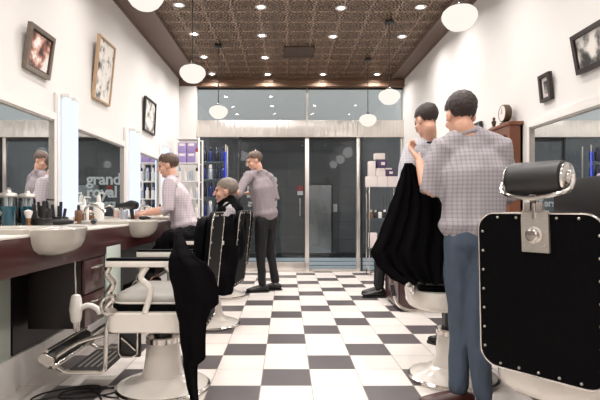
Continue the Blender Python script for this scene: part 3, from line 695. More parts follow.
bm = nb(); box(bm, -.02, 0, y0, y0+.06, .04, H-.03); box(bm, -.02, 0, y1-.06, y1, .04, H-.03); box(bm, -.02, 0, y0+.06, y1-.06, H-.1, H-.03); box(bm, -.02, 0, y0+.06, y1-.06, .04, .1)
dr = obj('cabinet_door', bm, 'wood', t, smooth=False); obj('door_glass', bb(-.012, -.008, y0+.06, y1-.06, .1, H-.1), 'clear', dr)
for z in (.28, .54): obj('shelf_board', bb(.002, .07, y0+.02, y1-.02, z-.01, z), 'wood', t)
for k in range(6):
    zz = CT+[.041, .281, .541][k//2]; bottle('product_bottle', 1.875, 4.16+(k % 2)*.14, zz, .025, .15, ['navy_bottle', 'white_plastic'][k % 2], 'silver_bottle', '%s bottle on the %s shelf inside the wooden cabinet' % (['dark', 'white'][k % 2], ['bottom', 'middle', 'top'][k//2]), 'bottle', .5, 'bottles in the wooden cabinet')
t = thing('mantel_clock', 'round metal clock standing on top of the wooden cabinet', 'clock', (1.86, 4.22, 1.7705))
mt = Matrix.Rotation(-PI/2, 4, 'Y')
obj('case', lathe(nb(), [(.001, -.03), (.065, -.03), (.075, -.02), (.075, .02), (.068, .03), (.066, .026), (.001, .026)], (0, 0, .095), 32, mt), 'bronze', t)
obj('dial', lathe(nb(), [(.064, .027), (.001, .0275)], (0, 0, .095), 32, mt), 'white_card', t)
obj('foot', bb(-.03, .03, -.045, .045, 0, .02, bev=.005), 'bronze', t)
bm = nb(); tube(bm, [(-.029, 0, .095), (-.029, 0, .14)], .002); tube(bm, [(-.029, 0, .095), (-.029, .03, .1)], .002); obj('hands', bm, 'black_frame', t)
t = thing('figurine', 'small bronze figurine on the cabinet left of the round clock', 'figurine', (1.86, 4.45, 1.7705))
bm = nb(); lathe(bm, [(.03, 0), (.03, .01), (.012, .02), (.02, .05), (.022, .065), (.008, .08), (.001, .08)], seg=16); obj('figure_body', bm, 'bronze', t); obj('head', ell(nb(), (0, 0, .09), (.013, .013, .015)), 'bronze', t)
def rbasin(y, lab):
    t = thing('basin', lab, 'basin', (1.63, y, CT), PI, 'white basins along the right counter')
    bm = nb(); poly = rrect(.27, .46, .08); rr = []
    for f, z in ((1, 0.001), (1, .05), (.97, .06), (.88, .06), (.82, .05), (.7, .02), (.3, .012)): rr.append([bm.verts.new((-.15+u*f, v*f, z)) for u, v in poly])
    quad_faces(bm, rr); obj('rim', bm, 'basin', t)
rbasin(3.75, 'white ceramic basin on right worktop behind the black headrest')
bottle('spray_bottle', XY(447, 4.55)+.0, 4.55, .93, .035, .13, 'white_plastic', 'blue_bottle', 'clear blue-topped spray bottle beside the barber in checked shirt', 'bottle', pump=True, capname='trigger').location = (1.70, 4.55, CB)
t = thing('bench', 'low dark bench that the waiting person sits on beyond the maroon cabinet', 'bench', (1.58, 6.1, 0))
obj('base', bb(-.30, .32, -.34, .36, .0, .36, bev=.004), 'dark_maroon', t); obj('cushion', bb(-.31, .32, -.345, .37, .361, .43, bev=.02), 'black_leather', t)
t = thing('side_cabinet', 'low maroon cabinet on the right showing below the hanging cape', 'cabinet', (1.52, 5.38, 0))
obj('carcass', bb(-.37, .38, -.34, .34, .03, .52, bev=.004), 'maroon', t); obj('plinth', bb(-.35, .38, -.33, .33, 0, .03), 'black_frame', t)
for y in (-.17, .17): dr = obj('door', bb(-.386, -.371, y-.165, y+.165, .04, .51, bev=.003), 'maroon', t); bm = nb(); tube(bm, [(-.386, y, .46), (-.40, y, .455), (-.40, y, .40), (-.386, y, .395)], .005); obj('handle', bm, 'chrome', dr)

# ------------------------------------------------------------------ barber chairs
def barber_chair(label, loc, rz, lift=0, seatm='grey_leather', headrest=False, foot=True, roundpan=False, scale_back=1.0, tilt=.10, panm='porcelain', pan0=.39):
    t = thing('barber_chair', label, 'barber chair', loc, rz, 'vintage barber chairs')
    L = lift
    bm = lathe(nb(), [(.262, .0), (.266, .012), (.258, .03), (.245, .034), (.21, .046), (.16, .06), (.124, .085), (.111, .125), (.103, .18), (.094, .26), (.09, .275)], seg=48)
    ba = obj('base', bm, 'porcelain', t)
    obj('base_rim', lathe(nb(), [(.262, .001), (.274, .004), (.276, .018), (.262, .028), (.256, .02)], seg=48), 'chrome', ba)
    obj('collar', lathe(nb(), [(.09, .27), (.1, .275), (.1, .305), (.094, .312), (.06, .314)], seg=40), 'chrome', t)
    obj('piston', lathe(nb(), [(.055, .30), (.055, .345+L), (.075, .36+L), (.11, .375+L), (.13, .39+L)], seg=28), 'black_plastic', t)
    z0, z1 = pan0+L, .50+L
    if roundpan:
        bm = nb(); rr = []
        for f, z in ((.9, z0), (.96, z0+.01), (1, z0+.03), (1.02, z1-.015), (1, z1), (.9, z1)): rr.append([bm.verts.new((.045+(.265*f)*math.copysign(abs(math.cos(a))**.75, math.cos(a)), .29*f*math.copysign(abs(math.sin(a))**.75, math.sin(a)), z)) for a in [2*PI*k/48 for k in range(48)]])
        quad_faces(bm, rr)
    else:
        bm = nb(); prism(bm, rrect(.50, .56, .05), lambda u, v, d: Vector((u-.01, v, d)), z0, z1, .008)
    obj('seat_pan', bm, panm, t)
    bm = nb(); prism(bm, rrect(.46, .48, .06), lambda u, v, d: Vector((u, v, d)), z1, z1+.035, .006); obj('seat_base', bm, 'black_leather', t)
    bm = nb(); rr = []
    for f, z in ((.97, z1+.036), (1, z1+.046), (.995, z1+.06), (.93, z1+.085), (.75, z1+.105), (.4, z1+.115), (.05, z1+.118)): rr.append([bm.verts.new((u*f, v*f, z)) for u, v in rrect(.46, .48, .08)])
    quad_faces(bm, rr); cu = obj('seat', bm, seatm, t)
    pl = [Vector((u*1.003, v*1.003, z1+.045)) for u, v in rrect(.46, .48, .08)]; bm = nb(); tube(bm, pl+[pl[0]], .005, 6); obj('piping', bm, 'white_plastic' if seatm == 'grey_leather' else 'black_pad', cu)
    # arms
    for s in (-1, 1):
        y = s*.272; za = .745+L*.8
        a = obj('armrest', bb(-.20, .235, y-.025, y+.025, za, za+.035, bev=.006), 'porcelain', t)
        obj('arm_pad', bb(-.19, .23, y-.028, y+.028, za+.035, za+.048, bev=.005), 'black_leather', a)
        bm = nb(); tube(bm, [(.22, y, za), (.235, y, za-.04), (.20, y, za-.09), (.225, y, za-.14), (.20, y, z1+.08), (.235, y, z1+.03), (.19, y, z1)], [.017, .021], 10, sm=5)
        tube(bm, [(.19, y, z1), (.25, y, z1+.0), (.262, y, z1+.05), (.235, y, z1+.085), (.205, y, z1+.06)], .012, 8, sm=4)
        obj('arm_bracket', bm, 'chrome', a)
        bm = nb(); tube(bm, [(.02, y, za), (.05, y, za-.06), (.0, y, za-.12), (.03, y, z1)], [.016, .016], 10, sm=5); obj('arm_bracket', bm, 'porcelain', a)
    # back
    R = Matrix.Translation((-.245, 0, .38+L*.6)) @ Matrix.Rotation(-tilt, 4, 'Y'); hB = .66*scale_back
    P = lambda u, v, d: R @ Vector((d, u, v+hB/2))
    rc = obj('backrest', prism(nb(), rrect(.44, hB-.06, .07, 8), P, .005, .075, .02), 'black_leather', t)
    pn = obj('back_panel', prism(nb(), rrect(.50, hB, .075, 8), P, -.022, .004, .003), 'black_leather', t)
    pth = [P(u, v, -.022) for u, v in rrect(.50, hB, .075, 8)]; bm = nb(); tube(bm, pth+[pth[0]], .0042, 8); obj('back_trim', bm, 'chrome', pn)
    bm = None
    us = [(-.23, -hB/2+.08+k*(hB-.16)/6) for k in range(7)]+[(.23, -hB/2+.08+k*(hB-.16)/6) for k in range(7)]+[(-.16+k*.08, -hB/2+.018) for k in range(5)]+[(-.16+k*.08, hB/2-.018) for k in (0, 1, 3, 4)]
    for u, v in us:
        c = P(u, v, -.024); obj('stud', ell(nb(), c, (.006, .006, .006), seg=8), 'pewter', pn)
    if headrest:
        ht = hB/2
        pf = [(-.056, ht-.155), (.052, ht-.155), (.054, ht-.02), (.05, ht+.012), (-.052, ht+.012), (-.054, ht-.02)]
        pl_ = obj('latch_plate', prism(nb(), pf, P, -.036, -.022), 'pewter', t)
        mx = R @ Matrix.Translation((-.036, 0, hB-.085)) @ Matrix.Rotation(-PI/2, 4, 'Y')
        kb = lathe(nb(), [(.034, 0), (.034, .006), (.024, .008), (.024, .026), (.02, .03), (.001, .031)], seg=24, mtx=mx); obj('knob', kb, 'chrome', pl_)
        for u, v in ((-.04, ht-.02), (.04, ht-.02), (-.04, ht-.13), (.04, ht-.13)): obj('screw', ell(nb(), P(u, v, -.037), (.005, .005, .005), seg=8), 'pewter', pl_)
        bm = nb(); box(bm, -.045, -.02, -.035, -.012, hB+.005, hB+.045, R); box(bm, -.045, -.02, .012, .035, hB+.005, hB+.045, R); tube(bm, [R @ Vector((-.03, 0, hB-.02)), R @ Vector((-.03, 0, hB+.075))], .011); obj('neck_post', bm, 'chrome', t)
        hz = hB+.137; hr = nb(); mtx = R @ Matrix.Translation((.0, 0, hz)) @ Matrix.Rotation(-PI/2, 4, 'X')
        lathe(hr, [(.001, -.108), (.055, -.108), (.068, -.10), (.07, -.08), (.07, .08), (.068, .10), (.055, .108), (.001, .108)], seg=36, mtx=mtx); h = obj('headrest', hr, 'black_pad', t)
        bm = nb(); tube(bm, [R @ Vector(p) for p in ((.0, -.132, hz+.01), (-.03, -.135, hz-.04), (-.055, -.09, hz-.062), (-.06, 0, hz-.075), (-.055, .09, hz-.062), (-.03, .135, hz-.04), (0, .132, hz+.01))], .009, 10, sm=6)
        tube(bm, [R @ Vector((-.058, 0, hz-.072)), R @ Vector((-.03, 0, hB+.05))], .014); obj('bracket', bm, 'chrome', h)
        for s in (-1, 1):
            mm = R @ Matrix.Translation((0, s*.109, hz)) @ Matrix.Rotation(-s*PI/2, 4, 'X'); obj('end_cap', lathe(nb(), [(.06, 0), (.058, .008), (.03, .012), (.028, .022), (.018, .026), (.001, .026)], seg=28, mtx=mm), 'chrome', h)
    if foot:
        for s in (-1, 1):
            bm = nb(); y = s*.235
            tube(bm, [(.235, y, z0+.08), (.25, y, z0), (.255, y, .22), (.27, y, .175), (.33, y, .17), (.46, y, .17), (.50, y, .185), (.555, y, .22)], .012, 10, sm=4)
            tube(bm, [(.26, y, z0-.02), (.40, y, .33), (.54, y, .24)], .012, 10, sm=3)
            obj('footrest_frame', bm, 'chrome', t)
        bm = nb(); prism(bm, rrect(.085, .045, .02), lambda u, v, d: Vector((.56+u*.8-v*.55, d, .245+u*.5+v*.85)), -.26, .26, .01); fp = obj('footrest_pad', bm, 'black_pad', t)
        for s in (-1, 1): obj('pad_end', prism(nb(), rrect(.095, .055, .025), lambda u, v, d: Vector((.56+u*.8-v*.55, d, .245+u*.5+v*.85)), s*.26, s*.275, .004), 'chrome', fp)
        bm = nb(); tube(bm, [(.52, -.262, .21), (.52, .262, .21)], .014); tube(bm, [(.56, -.262, .29), (.56, .262, .29)], .01); obj('footrest_bar', bm, 'chrome', fp)
        bm = bb(.27, .47, -.2, .2, .158, .17); tp = obj('toe_plate', bm, 'rubber', t)
        for k in range(5): box_ = bb(.29+k*.035, .30+k*.035, -.15, .15, .17, .174); obj('tread_rib', box_, 'pewter', tp)
        bm = nb(); box(bm, .10, .225, .10, .13, .22, z0-.002); gr_ = obj('step_bracket', bm, 'black_plastic', t)
        bm = nb(); tube(bm, [(.11, .14, .37), (.11, .145, .24), (.14, .145, .225), (.2, .145, .225), (.215, .145, .25), (.215, .14, .37)], .006, 8); tube(bm, [(.12, .14, .26), (.2, .14, .33)], .006); obj('bracket_rod', bm, 'chrome', gr_)
    # hydraulic lever
    bm = nb(); tube(bm, [(.0, -.06, .345+L), (-.02, -.25, .34+L), (-.03, -.33, .37+L), (-.03, -.36, .44+L)], .009, 8, sm=4); lv_ = obj('lever', bm, 'chrome', t)
    bm = nb(); tube(bm, [(-.03, -.358, .43+L), (-.03, -.37, .50+L)], .014); obj('lever_grip', bm, 'black_plastic', lv_)
    return t
barber_chair('front left white and chrome barber chair with grey seat, black cape over its arm', (-.73, 2.92, 0), PI, 0)
barber_chair('white barber chair with black back that the seated client sits in', (-.70, 4.5, 0), PI-.12, 0, seatm='black_leather')
barber_chair('farthest left barber chair, behind the barber in lilac shirt', (-.76, 5.95, 0), PI-.04, 0, seatm='black_leather')
barber_chair('white round-pan barber chair on the right behind the jeans-clad barber', (1.035, 3.09, 0), -PI/2-.12, .07, seatm='black_leather', roundpan=True, foot=False)
barber_chair('nearest right barber chair seen from behind, studded black back and headrest', (1.225, 2.155, 0), math.atan2(.61, .79), 0, seatm='black_leather', headrest=True, roundpan=True, tilt=.04, foot=False, pan0=.26)

# loose cable on the floor by the front chair
bm = nb(); pts = []
for k in range(26):
    a = k*.62; pts.append((-1.27+.2*math.cos(a)+k*.012, 2.82+.10*math.sin(a*1.3)+.02*math.sin(k), .006+(.0055 if k % 3 == 1 else 0)))
pts += [(-1.02, 2.72, .006), (-1.0, 2.55, .006)]
tube(bm, pts, .005, 6, sm=5); tag(obj('power_cable', bm, 'rubber'), 'tangled black cable on the floor beside the front chair base', 'cable')
# white hair dryer hanging by the drawers
t = thing('hair_dryer', 'white hair dryer hanging nozzle down in front of the under-counter drawers', 'hair dryer', (XY(76, 2.85), 2.85, .38), 0)
bm = nb(); loft(bm, [(0, 0, .04), (0, 0, .10), (0, 0, .16)], [.03, .037, .03], seg=18); obj('barrel', bm, 'white_plastic', t)
bm = nb(); tube(bm, [(0, 0, .035), (0.004, 0, -.03)], [.026, .016], 14); obj('nozzle', bm, 'chrome', t)
bm = nb(); tube(bm, [(.02, 0, .10), (.07, 0, .12), (.12, 0, .10), (.14, 0, .07)], .016, sm=4); obj('handle', bm, 'white_plastic', t)
bm = nb(); tube(bm, [(0, 0, .18), (-.004, 0, .30), (-.004, 0, .376)], .006); obj('hook', bm, 'chrome', t)

# ------------------------------------------------------------------ people
def head_mesh(bm, c, f, u):
    r = f.cross(u).normalized()*.95; ax = (r, f, u); L = lambda a, b, d: c+r*a+f*b+u*d
    ell(bm, L(0, -.014, .03), (.073, .094, .082), ax, 24); ell(bm, L(0, .022, -.03), (.06, .068, .084), ax, 24)
    ell(bm, L(0, .055, -.09), (.032, .034, .026), ax); ell(bm, L(0, .03, -.075), (.052, .05, .035), ax)
    loft(bm, [L(0, .088, .012), L(0, .104, -.012), L(0, .112, -.03)], [.009, .011, .014]); ell(bm, L(0, .08, .026), (.045, .016, .012), ax)
    ell(bm, L(0, .088, -.058), (.024, .012, .009), ax)
    for s in (-1, 1):
        ell(bm, L(s*.073, -.006, -.012), (.012, .02, .031), ax); ell(bm, L(s*.038, .062, -.03), (.022, .022, .02), ax)
def hair_mesh(c, f, u, length=.0, quiff=0):
    r = f.cross(u).normalized(); bm = nb(); ell(bm, c+f*(-.018)+u*.038, (.079, .101, .086), (r, f, u), 40)
    bmesh.ops.subdivide_edges(bm, edges=bm.edges, cuts=2, use_grid_fill=True)
    kill = []
    for v in bm.verts:
        d = v.co-c; a, b, e = d.dot(r), d.dot(f), d.dot(u)
        if e < -.062-length or (b > .045 and e < .052) or (abs(a) > .03 and b > .0+max(0, e)*.6 and e < .03) or (abs(a) > .05 and e < .012 and b > -.03): kill.append(v)
        v.co += (v.co-c).normalized()*(.0035*noise.noise(v.co*70)+.003*noise.noise(v.co*25)+(quiff if (e > .07 and b > .02) else 0))
    bmesh.ops.delete(bm, geom=kill, context='VERTS'); return bm
def hand(bm, w, d, n, curl=.5, thumb_side=1, k=1.0):
    d = d.normalized(); n = (n-d*n.dot(d)).normalized(); s = d.cross(n)*thumb_side
    loft(bm, [w-d*.01, w+d*.03*k, w+d*.08*k], [(.027, .019), (.037, .016), (.040, .013)], s)
    for i, (off, ln) in enumerate(((.03, .070), (.010, .078), (-.011, .073), (-.031, .058))):
        p = w+d*.078*k+s*off; q = p+(d*math.cos(curl*.5)+n*math.sin(curl*.5))*ln*.45+s*off*.12; q2 = q+(d*math.cos(curl*1.5)+n*math.sin(curl*1.5))*ln*.32; q3 = q2+(d*math.cos(curl*2.3)+n*math.sin(curl*2.3))*ln*.25
        loft(bm, [p-d*.015, q, q2, q3], [.0088, .0084, .008, .007], seg=10)
    p = w+d*.02*k+s*.028; q = p+(d*.65+s*.6+n*.25).normalized()*.042; q2 = q+(d*.85+s*.1+n*.4).normalized()*.034
    loft(bm, [p, q, q2], [.0125, .0105, .0085], seg=10)
def person(name, label, J, head, mats, curl=.6, group=None, sleeve='long', belly=1.0, hairkw={}, shirt=True, legs=True):
    """J: dict of joints in world space; head=(centre, facing, up)"""
    V = {k: Vector(v) for k, v in J.items()}; c, f, u = [Vector(x) for x in head]; f.normalize(); u = (u-f*u.dot(f)).normalized()
    base = ((V['an_l']+V['an_r'])/2); t = thing(name, label, 'person', (base.x, base.y, 0), 0, group); off = Vector((base.x, base.y, 0))
    V = {k: (v if k[:2] in ('ft', 'hd', 'pn') else v-off) for k, v in V.items()}; c = c-off
    side = (V['sh_r']-V['sh_l']).normalized(); neck = (V['sh_l']+V['sh_r'])/2
    pel = V['pelvis']; mid = pel.lerp(neck, .45)+V.get('bend', Vector((0, 0, 0)))*0
    # ---- body: one continuous skin surface
    bm = nb(); head_mesh(bm, c, f, u)
    loft(bm, [neck-Vector((0, 0, .05)), neck+Vector((0, 0, .02)), c-u*.07-f*.02], [.06, .053, .05])
    loft(bm, [pel, mid, pel.lerp(neck, .8), neck-Vector((0, 0, .04))], [(.125, .09), (.12, .085), (.15, .095), (.13, .06)], side)
    for s in ('l', 'r'):
        sh, el, wr = V['sh_'+s], V['el_'+s], V['wr_'+s]
        loft(bm, [neck.lerp(sh, .4)-Vector((0, 0, .05)), sh, sh.lerp(el, .4), el, el.lerp(wr, .3), wr], [.045, .048, .042, .036, .038, (.027, .022)])
        hd = V.get('hd_'+s); d = (hd if hd else (wr-el)).normalized(); n = V['pn_'+s] if 'pn_'+s in V else Vector((0, 0, -1))
        hand(bm, wr, d, n, curl, 1 if s == 'l' else -1)
        if legs:
            loft(bm, [V['hip_'+s], V['hip_'+s].lerp(V['kn_'+s], .5), V['kn_'+s], V['kn_'+s].lerp(V['an_'+s], .35), V['an_'+s]], [.075, .068, .048, .045, .032])
            fd = V['ft_'+s]; loft(bm, [V['an_'+s]-Vector((0, 0, .02)), V['an_'+s]-Vector((0, 0, .035))+fd*.08, V['an_'+s]-Vector((0, 0, .045))+fd*.14], [.03, (.034, .022), (.033, .018)], fd.cross(Vector((0, 0, 1))))
    b = remesh(bm, 'body', mats['skin'], .0062, t, 3)
    for s in (-1, 1):
        r_ = f.cross(u); obj('eye', ell(nb(), c+r_*s*.031+f*.078+u*.004, (.011, .008, .007), (r_, f, u), 12), 'eye', t)
    obj('hair', hair_mesh(c, f, u, **hairkw), mats['hair'], t)
    # ---- shirt
    if shirt:
        bm = nb()
        loft(bm, [pel+(neck-pel).normalized()*.055, pel.lerp(neck, .14), pel.lerp(neck, .2), mid, pel.lerp(neck, .72), pel.lerp(neck, .90), neck], [(.182*belly, .138*belly), (.178*belly, .134*belly), (.166*belly, .124*belly), (.166*belly, .12*belly), (.178, .125), (.145, .10), (.08, .068)], side)
        for s in ('l', 'r'): loft(bm, [V['sh_'+s].lerp(neck, .12)+Vector((0, 0, .0)), neck.lerp(V['sh_'+s], .45)+Vector((0, 0, .03)), neck+(c-neck).normalized()*.06], [.055, .058, .056])
        loft(bm, [neck-(c-neck).normalized()*.05, neck, neck+(c-neck).normalized()*.035], [(.1, .08), (.085, .075), (.07, .068)], side)
        for s in ('l', 'r'):
            sh, el, wr = V['sh_'+s], V['el_'+s], V['wr_'+s]
            P_ = [neck.lerp(sh, .45)-Vector((0, 0, .03)), sh.lerp(neck, .08), sh.lerp(el, .45)]; R_ = [.065, .064, .06]
            if sleeve == 'long': P_ += [el, el.lerp(wr, .45), el.lerp(wr, .92)]; R_ += [.053, .046, .036]
            elif sleeve == 'rolled': P_ += [el, el.lerp(wr, .15)]; R_ += [.056, .053]
            loft(bm, P_, R_)
        sh_ = remesh(bm, 'shirt', mats['shirt'], .009, t, 5, .016, 9)
        bm = nb(); ring = []
        ax1, ax2 = frame_axes(c-neck, side)
        pr = [neck+(c-neck).normalized()*.07+ax1*.06*math.cos(a)+ax2*.062*math.sin(a) for a in [2*PI*k/20 for k in range(21)]]
        tube(bm, pr, .012, 8); obj('collar', bm, mats.get('collar', mats['shirt']), sh_)
    if legs:
        bm = nb(); loft(bm, [pel+(neck-pel).normalized()*.05, pel, pel-(neck-pel).normalized()*.05], [(.15*belly, .108*belly), (.158*belly, .115*belly), (.158, .118)], side)
        for s in ('l', 'r'):
            hp, kn, an = V['hip_'+s], V['kn_'+s], V['an_'+s]
            loft(bm, [hp, hp.lerp(kn, .45), kn, kn.lerp(an, .35), an+Vector((0, 0, .03))], [.09, .084, .062, .056, .05])
        remesh(bm, 'trousers', mats['trousers'], .010, t, 5, .012, 12)
        for s in ('l', 'r'):
            an, fd = V['an_'+s], V['ft_'+s].normalized(); z0 = Vector((0, 0, 1)); sd = fd.cross(z0); g = an-z0*.085
            bm = nb(); loft(bm, [g-fd*.055+z0*.045, g+z0*.055, g+fd*.07+z0*.045, g+fd*.15+z0*.034, g+fd*.19+z0*.03], [(.034, .04), (.04, .05), (.044, .042), (.046, .028), (.03, .02)], sd); sh = remesh(bm, 'shoe', mats['shoe'], .008, t, 3)
            so = nb(); prism(so, [(a_*1.0, b_) for a_, b_ in rrect(.30, .10, .045, 5)], lambda a_, b_, d_: g+fd*(.06+a_)+sd*b_+z0*d_, .0, .016); obj('sole', so, 'rubber', sh)
    return t

# barber in checked shirt and jeans, right
bx, by = .965, 2.60
person('person', 'barber seen from behind in grey checked shirt and blue jeans', dict(
    sh_l=(bx-.155, by+.03, 1.385), sh_r=(bx+.165, by-.02, 1.38), el_l=(bx-.205, by+.05, 1.13), wr_l=(bx-.225, by+.17, 1.325), hd_l=(-.3, .5, .6), pn_l=(.6, -.3, .3),
    el_r=(bx+.205, by+.05, 1.12), wr_r=(bx+.11, by+.26, 1.09), hd_r=(-.5, .8, .05), pn_r=(0, 0, -1),
    pelvis=(bx+.02, by-.0, .92), hip_l=(bx-.05, by+.01, .89), hip_r=(bx+.06, by-.03, .89), kn_l=(bx-.045, by+.03, .50), kn_r=(bx+.02, by-.05, .50),
    an_l=(bx-.055, by+.02, .085), an_r=(bx+.02, by-.11, .085), ft_l=(-.8, .1, 0), ft_r=(-.9, -.1, 0)),
    ((bx-.045, by+.03, 1.555), (-.12, .93, -.25), (0, .2, 1)), dict(skin='skin', hair='hair_dark', shirt='shirt_check', trousers='jeans', shoe='shoe_brown'), sleeve='rolled', belly=1.0)
# second barber further back
cx_, cy_ = 1.075, 3.72
person('person', 'dark-haired barber in pale shirt, left of the checked barber and further back', dict(
    sh_l=(cx_-.165, cy_-.02, 1.49), sh_r=(cx_+.165, cy_+.06, 1.50), el_l=(cx_-.21, cy_-.06, 1.23), wr_l=(cx_-.15, cy_-.20, 1.04), hd_l=(.1, -.5, -.6), pn_l=(1, 0, 0),
    el_r=(cx_+.21, cy_-.06, 1.24), wr_r=(cx_+.10, cy_-.2, 1.06), hd_r=(-.3, -.5, -.5), pn_r=(0, 0, -1),
    pelvis=(cx_+.15, cy_+.06, .96), hip_l=(cx_+.09, cy_+.02, .93), hip_r=(cx_+.22, cy_+.10, .93), kn_l=(cx_+.14, cy_+.04, .52), kn_r=(cx_+.25, cy_+.12, .52),
    an_l=(cx_+.17, cy_+.04, .085), an_r=(cx_+.27, cy_+.16, .085), ft_l=(-.5, .7, 0), ft_r=(-.5, .7, 0)),
    ((cx_-.04, cy_-.03, 1.715), (-.4, .85, -.35), (-.05, .2, 1)), dict(skin='skin', hair='hair_dark', shirt='shirt_pale', trousers='trousers', shoe='shoe_black', collar='navy_bottle'), sleeve='rolled')
# barber behind the client
px_, py_ = -.35, 6.3
person('person', 'barber in lilac-grey shirt and black trousers standing behind the seated client', dict(
    sh_l=(px_-.14, py_-.12, 1.46), sh_r=(px_+.13, py_+.12, 1.46), el_l=(px_-.24, py_-.28, 1.22), wr_l=(px_-.30, py_-.50, 1.29), hd_l=(-.5, -.6, .1), pn_l=(0, 0, -1),
    el_r=(px_+.20, py_+.12, 1.18), wr_r=(px_-.16, py_+.10, 1.25), hd_r=(-.9, -.5, 0), pn_r=(0, 0, -1),
    pelvis=(px_+.09, py_+.0, .93), hip_l=(px_+.03, py_-.085, .90), hip_r=(px_+.12, py_+.085, .90), kn_l=(px_+.02, py_-.08, .5), kn_r=(px_+.13, py_+.1, .5),
    an_l=(px_+.04, py_-.06, .085), an_r=(px_+.2, py_+.1, .085), ft_l=(-.9, -.2, 0), ft_r=(-.9, .1, 0)),
    ((px_-.06, py_-.03, 1.66), (-.9, -.25, -.35), (-.15, 0, 1)), dict(skin='skin', hair='hair_brown', shirt='shirt_lilac', trousers='trousers', shoe='shoe_black'), sleeve='rolled')
# man leaning at the left counter
mx_, my_ = -1.12, 4.98
person('person', 'brown-haired man in mauve shirt leaning at the left counter before the light column', dict(
    sh_l=(mx_-.02, my_-.19, 1.30), sh_r=(mx_-.02, my_+.18, 1.30), el_l=(mx_-.02, my_-.23, 1.04), wr_l=(mx_-.24, my_-.17, 1.01), hd_l=(-.9, .1, -.1), pn_l=(0, 0, -1),
    el_r=(mx_-.06, my_+.23, 1.06), wr_r=(mx_-.30, my_+.14, 1.03), hd_r=(-.9, -.1, -.1), pn_r=(0, 0, -1),
    pelvis=(mx_+.10, my_, .84), hip_l=(mx_+.1, my_-.085, .81), hip_r=(mx_+.1, my_+.085, .81), kn_l=(mx_+.06, my_-.09, .46), kn_r=(mx_+.06, my_+.1, .46),
    an_l=(mx_+.12, my_-.08, .085), an_r=(mx_+.14, my_+.1, .085), ft_l=(-1, 0, 0), ft_r=(-1, 0, 0)),
    ((mx_-.075, my_, 1.49), (-.95, .0, -.22), (-.1, 0, 1)), dict(skin='skin', hair='hair_brown', shirt='shirt_mauve', trousers='trousers', shoe='shoe_black'), sleeve='rolled', hairkw=dict(quiff=.012))
# seated client
qx, qy = -.55, 4.5
cl = person('person', 'grey-haired male client seated under a black cape, looking left', dict(
    sh_l=(qx+.04, qy-.19, 1.02), sh_r=(qx+.04, qy+.19, 1.02), el_l=(qx-.06, qy-.24, .80), wr_l=(qx-.28, qy-.16, .78), hd_l=(-1, .1, 0), pn_l=(0, 0, -1),
    el_r=(qx-.06, qy+.24, .80), wr_r=(qx-.28, qy+.16, .78), hd_r=(-1, -.1, 0), pn_r=(0, 0, -1),
    pelvis=(qx+.02, qy, .70), hip_l=(qx-.02, qy-.09, .69), hip_r=(qx-.02, qy+.09, .69), kn_l=(qx-.43, qy-.11, .74), kn_r=(qx-.43, qy+.11, .74),
    an_l=(qx-.70, qy-.10, .42), an_r=(qx-.70, qy+.10, .42), ft_l=(-1, 0, 0.0), ft_r=(-1, 0, 0)),
    ((qx-.005, qy, 1.215), (-1, -.03, -.06), (0, 0, 1)), dict(skin='skin', hair='hair_grey', shirt='shirt_check', trousers='trousers', shoe='shoe_black'))
ox, oy = cl.location.x, cl.location.y
bm = nb(); C = lambda a, b, z: (a+qx, b+qy, z)
loft(bm, [C(.0, 0, 1.10), C(.03, 0, 1.05), C(.03, 0, .95), C(.01, 0, .8), C(-.02, 0, .66)], [(.085, .085), (.22, .125), (.27, .155), (.29, .17), (.28, .19)], (0, 1, 0))
loft(bm, [C(-.05, 0, .80), C(-.22, 0, .80), C(-.40, 0, .79), C(-.56, 0, .74)], [(.26, .11), (.25, .1), (.24, .09), (.22, .07)], (0, 1, 0))
for s in (-1, 1):
    loft(bm, [C(-.47, s*.11, .79), C(-.60, s*.12, .66), C(-.64, s*.12, .5)], [(.12, .085), (.12, .055), (.1, .04)], (0, 1, 0))
loft(bm, [C(.0, -.22, .92), C(-.02, -.26, .72), C(.0, -.31, .52), C(.03, -.32, .33)], [(.14, .06), (.17, .05), (.14, .035), (.07, .025)], (1, 0, 0))
tag(remesh(bm, 'barber_cape', 'cloth_black', .011, None, 6, .03, 9), 'black cape draped over the seated client down to his knees', 'cape')
# waiting person on the bench, mostly hidden by the cape
wx, wy = 1.52, 5.95
person('person', 'waiting person in black trousers and shoes seated behind the hanging cape', dict(
    sh_l=(wx+.02, wy-.19, 1.02), sh_r=(wx+.02, wy+.19, 1.02), el_l=(wx-.04, wy-.24, .78), wr_l=(wx-.26, wy-.14, .66), hd_l=(-1, .1, 0), pn_l=(0, 0, -1),
    el_r=(wx-.04, wy+.24, .78), wr_r=(wx-.26, wy+.14, .66), hd_r=(-1, -.1, 0), pn_r=(0, 0, -1),
    pelvis=(wx, wy, .555), hip_l=(wx-.02, wy-.09, .54), hip_r=(wx-.02, wy+.09, .54), kn_l=(wx-.40, wy-.10, .52), kn_r=(wx-.40, wy+.10, .52),
    an_l=(wx-.42, wy-.08, .085), an_r=(wx-.40, wy+.12, .085), ft_l=(-1, 0, 0.0), ft_r=(-1, 0, 0)),
    ((wx-.02, wy, 1.215), (-1, -.03, -.06), (0, 0, 1)), dict(skin='skin', hair='hair_dark', shirt='trousers', trousers='trousers', shoe='shoe_black'))

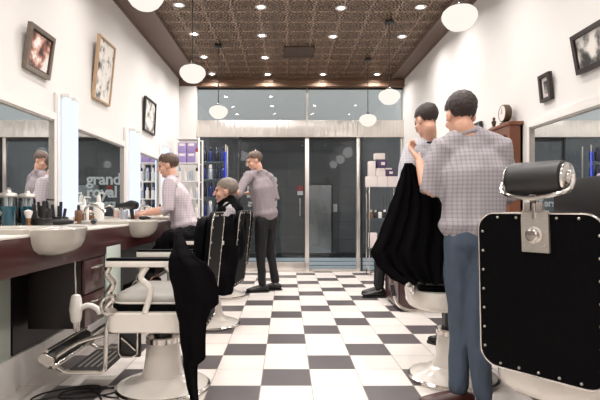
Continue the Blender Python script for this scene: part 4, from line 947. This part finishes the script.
# ------------------------------------------------------------------ hanging cloths (sheets with folds)
def sheet(name, rows, Yb, nf, amp, label, m='cloth_black', seed=0, th=.006, bulge=0, nu=70):
    """rows: (left px, right px, y px, depth offset) at base distance Yb"""
    R_ = []
    for i in range(len(rows)-1):
        for k in range(8):
            t = k/8; t2 = t*t*(3-2*t)*.5+t*.5; R_.append([a+(b-a)*(t if j == 2 else t2) for j, (a, b) in enumerate(zip(rows[i], rows[i+1]))])
    R_.append(list(rows[-1]))
    bm = nb(); grid = []
    for i, (l, r, y, dy) in enumerate(R_):
        v = i/(len(R_)-1); row = []
        for k in range(nu):
            u = k/(nu-1); ph = seed+u*nf*2*PI+.9*noise.noise(Vector((u*3, v*2, seed)))*2
            w = min(1, (r-l)/40+.3)
            Y = Yb+dy+amp*w*(math.sin(ph)+.5*math.sin(ph*.43+1+v*3))*(.35+.65*v)-bulge*math.sin(PI*u)
            x = XY(l+(r-l)*u, Yb+dy); z = ZY(y+2.2*math.sin(ph*.7+seed)*v*v, Yb+dy)
            row.append(bm.verts.new((x, Y, z)))
        grid.append(row)
    quad_faces(bm, grid, closed=False, cap=False)
    o = obj(name, bm, m, smooth=80); tag(o, label, 'cape')
    s = o.modifiers.new('thick', 'SOLIDIFY'); s.thickness = th; s.offset = 0
    return o
sheet('barber_cape', [(405, 412, 163, 0), (401, 424, 174, 0), (396, 436, 190, 0), (389, 443, 208, 0), (380, 445, 232, 0), (371, 445, 252, 0), (377, 445, 264, 0), (390, 443, 276, 0), (404, 441, 283, 0)], 2.80, 5, .018, 'black cape held up by the standing barber, hanging in folds', seed=1)
sheet('barber_cape', [(175, 182, 233, .1), (174, 187, 246, .03), (170, 196, 257, -.01), (169, 208, 265, -.02), (170, 215, 275, -.02), (174, 219, 290, -.02), (176, 219, 303, -.02), (177, 211, 310, -.02), (180, 207, 322, -.02), (181, 206, 340, -.02), (184, 206, 357, -.02), (184, 198, 364, -.02), (187, 198, 382, -.02), (191, 199, 399, -.02)], 2.585, 2, .014, 'black cape draped over the arm of the front left chair, trailing to floor', seed=4, bulge=.04)
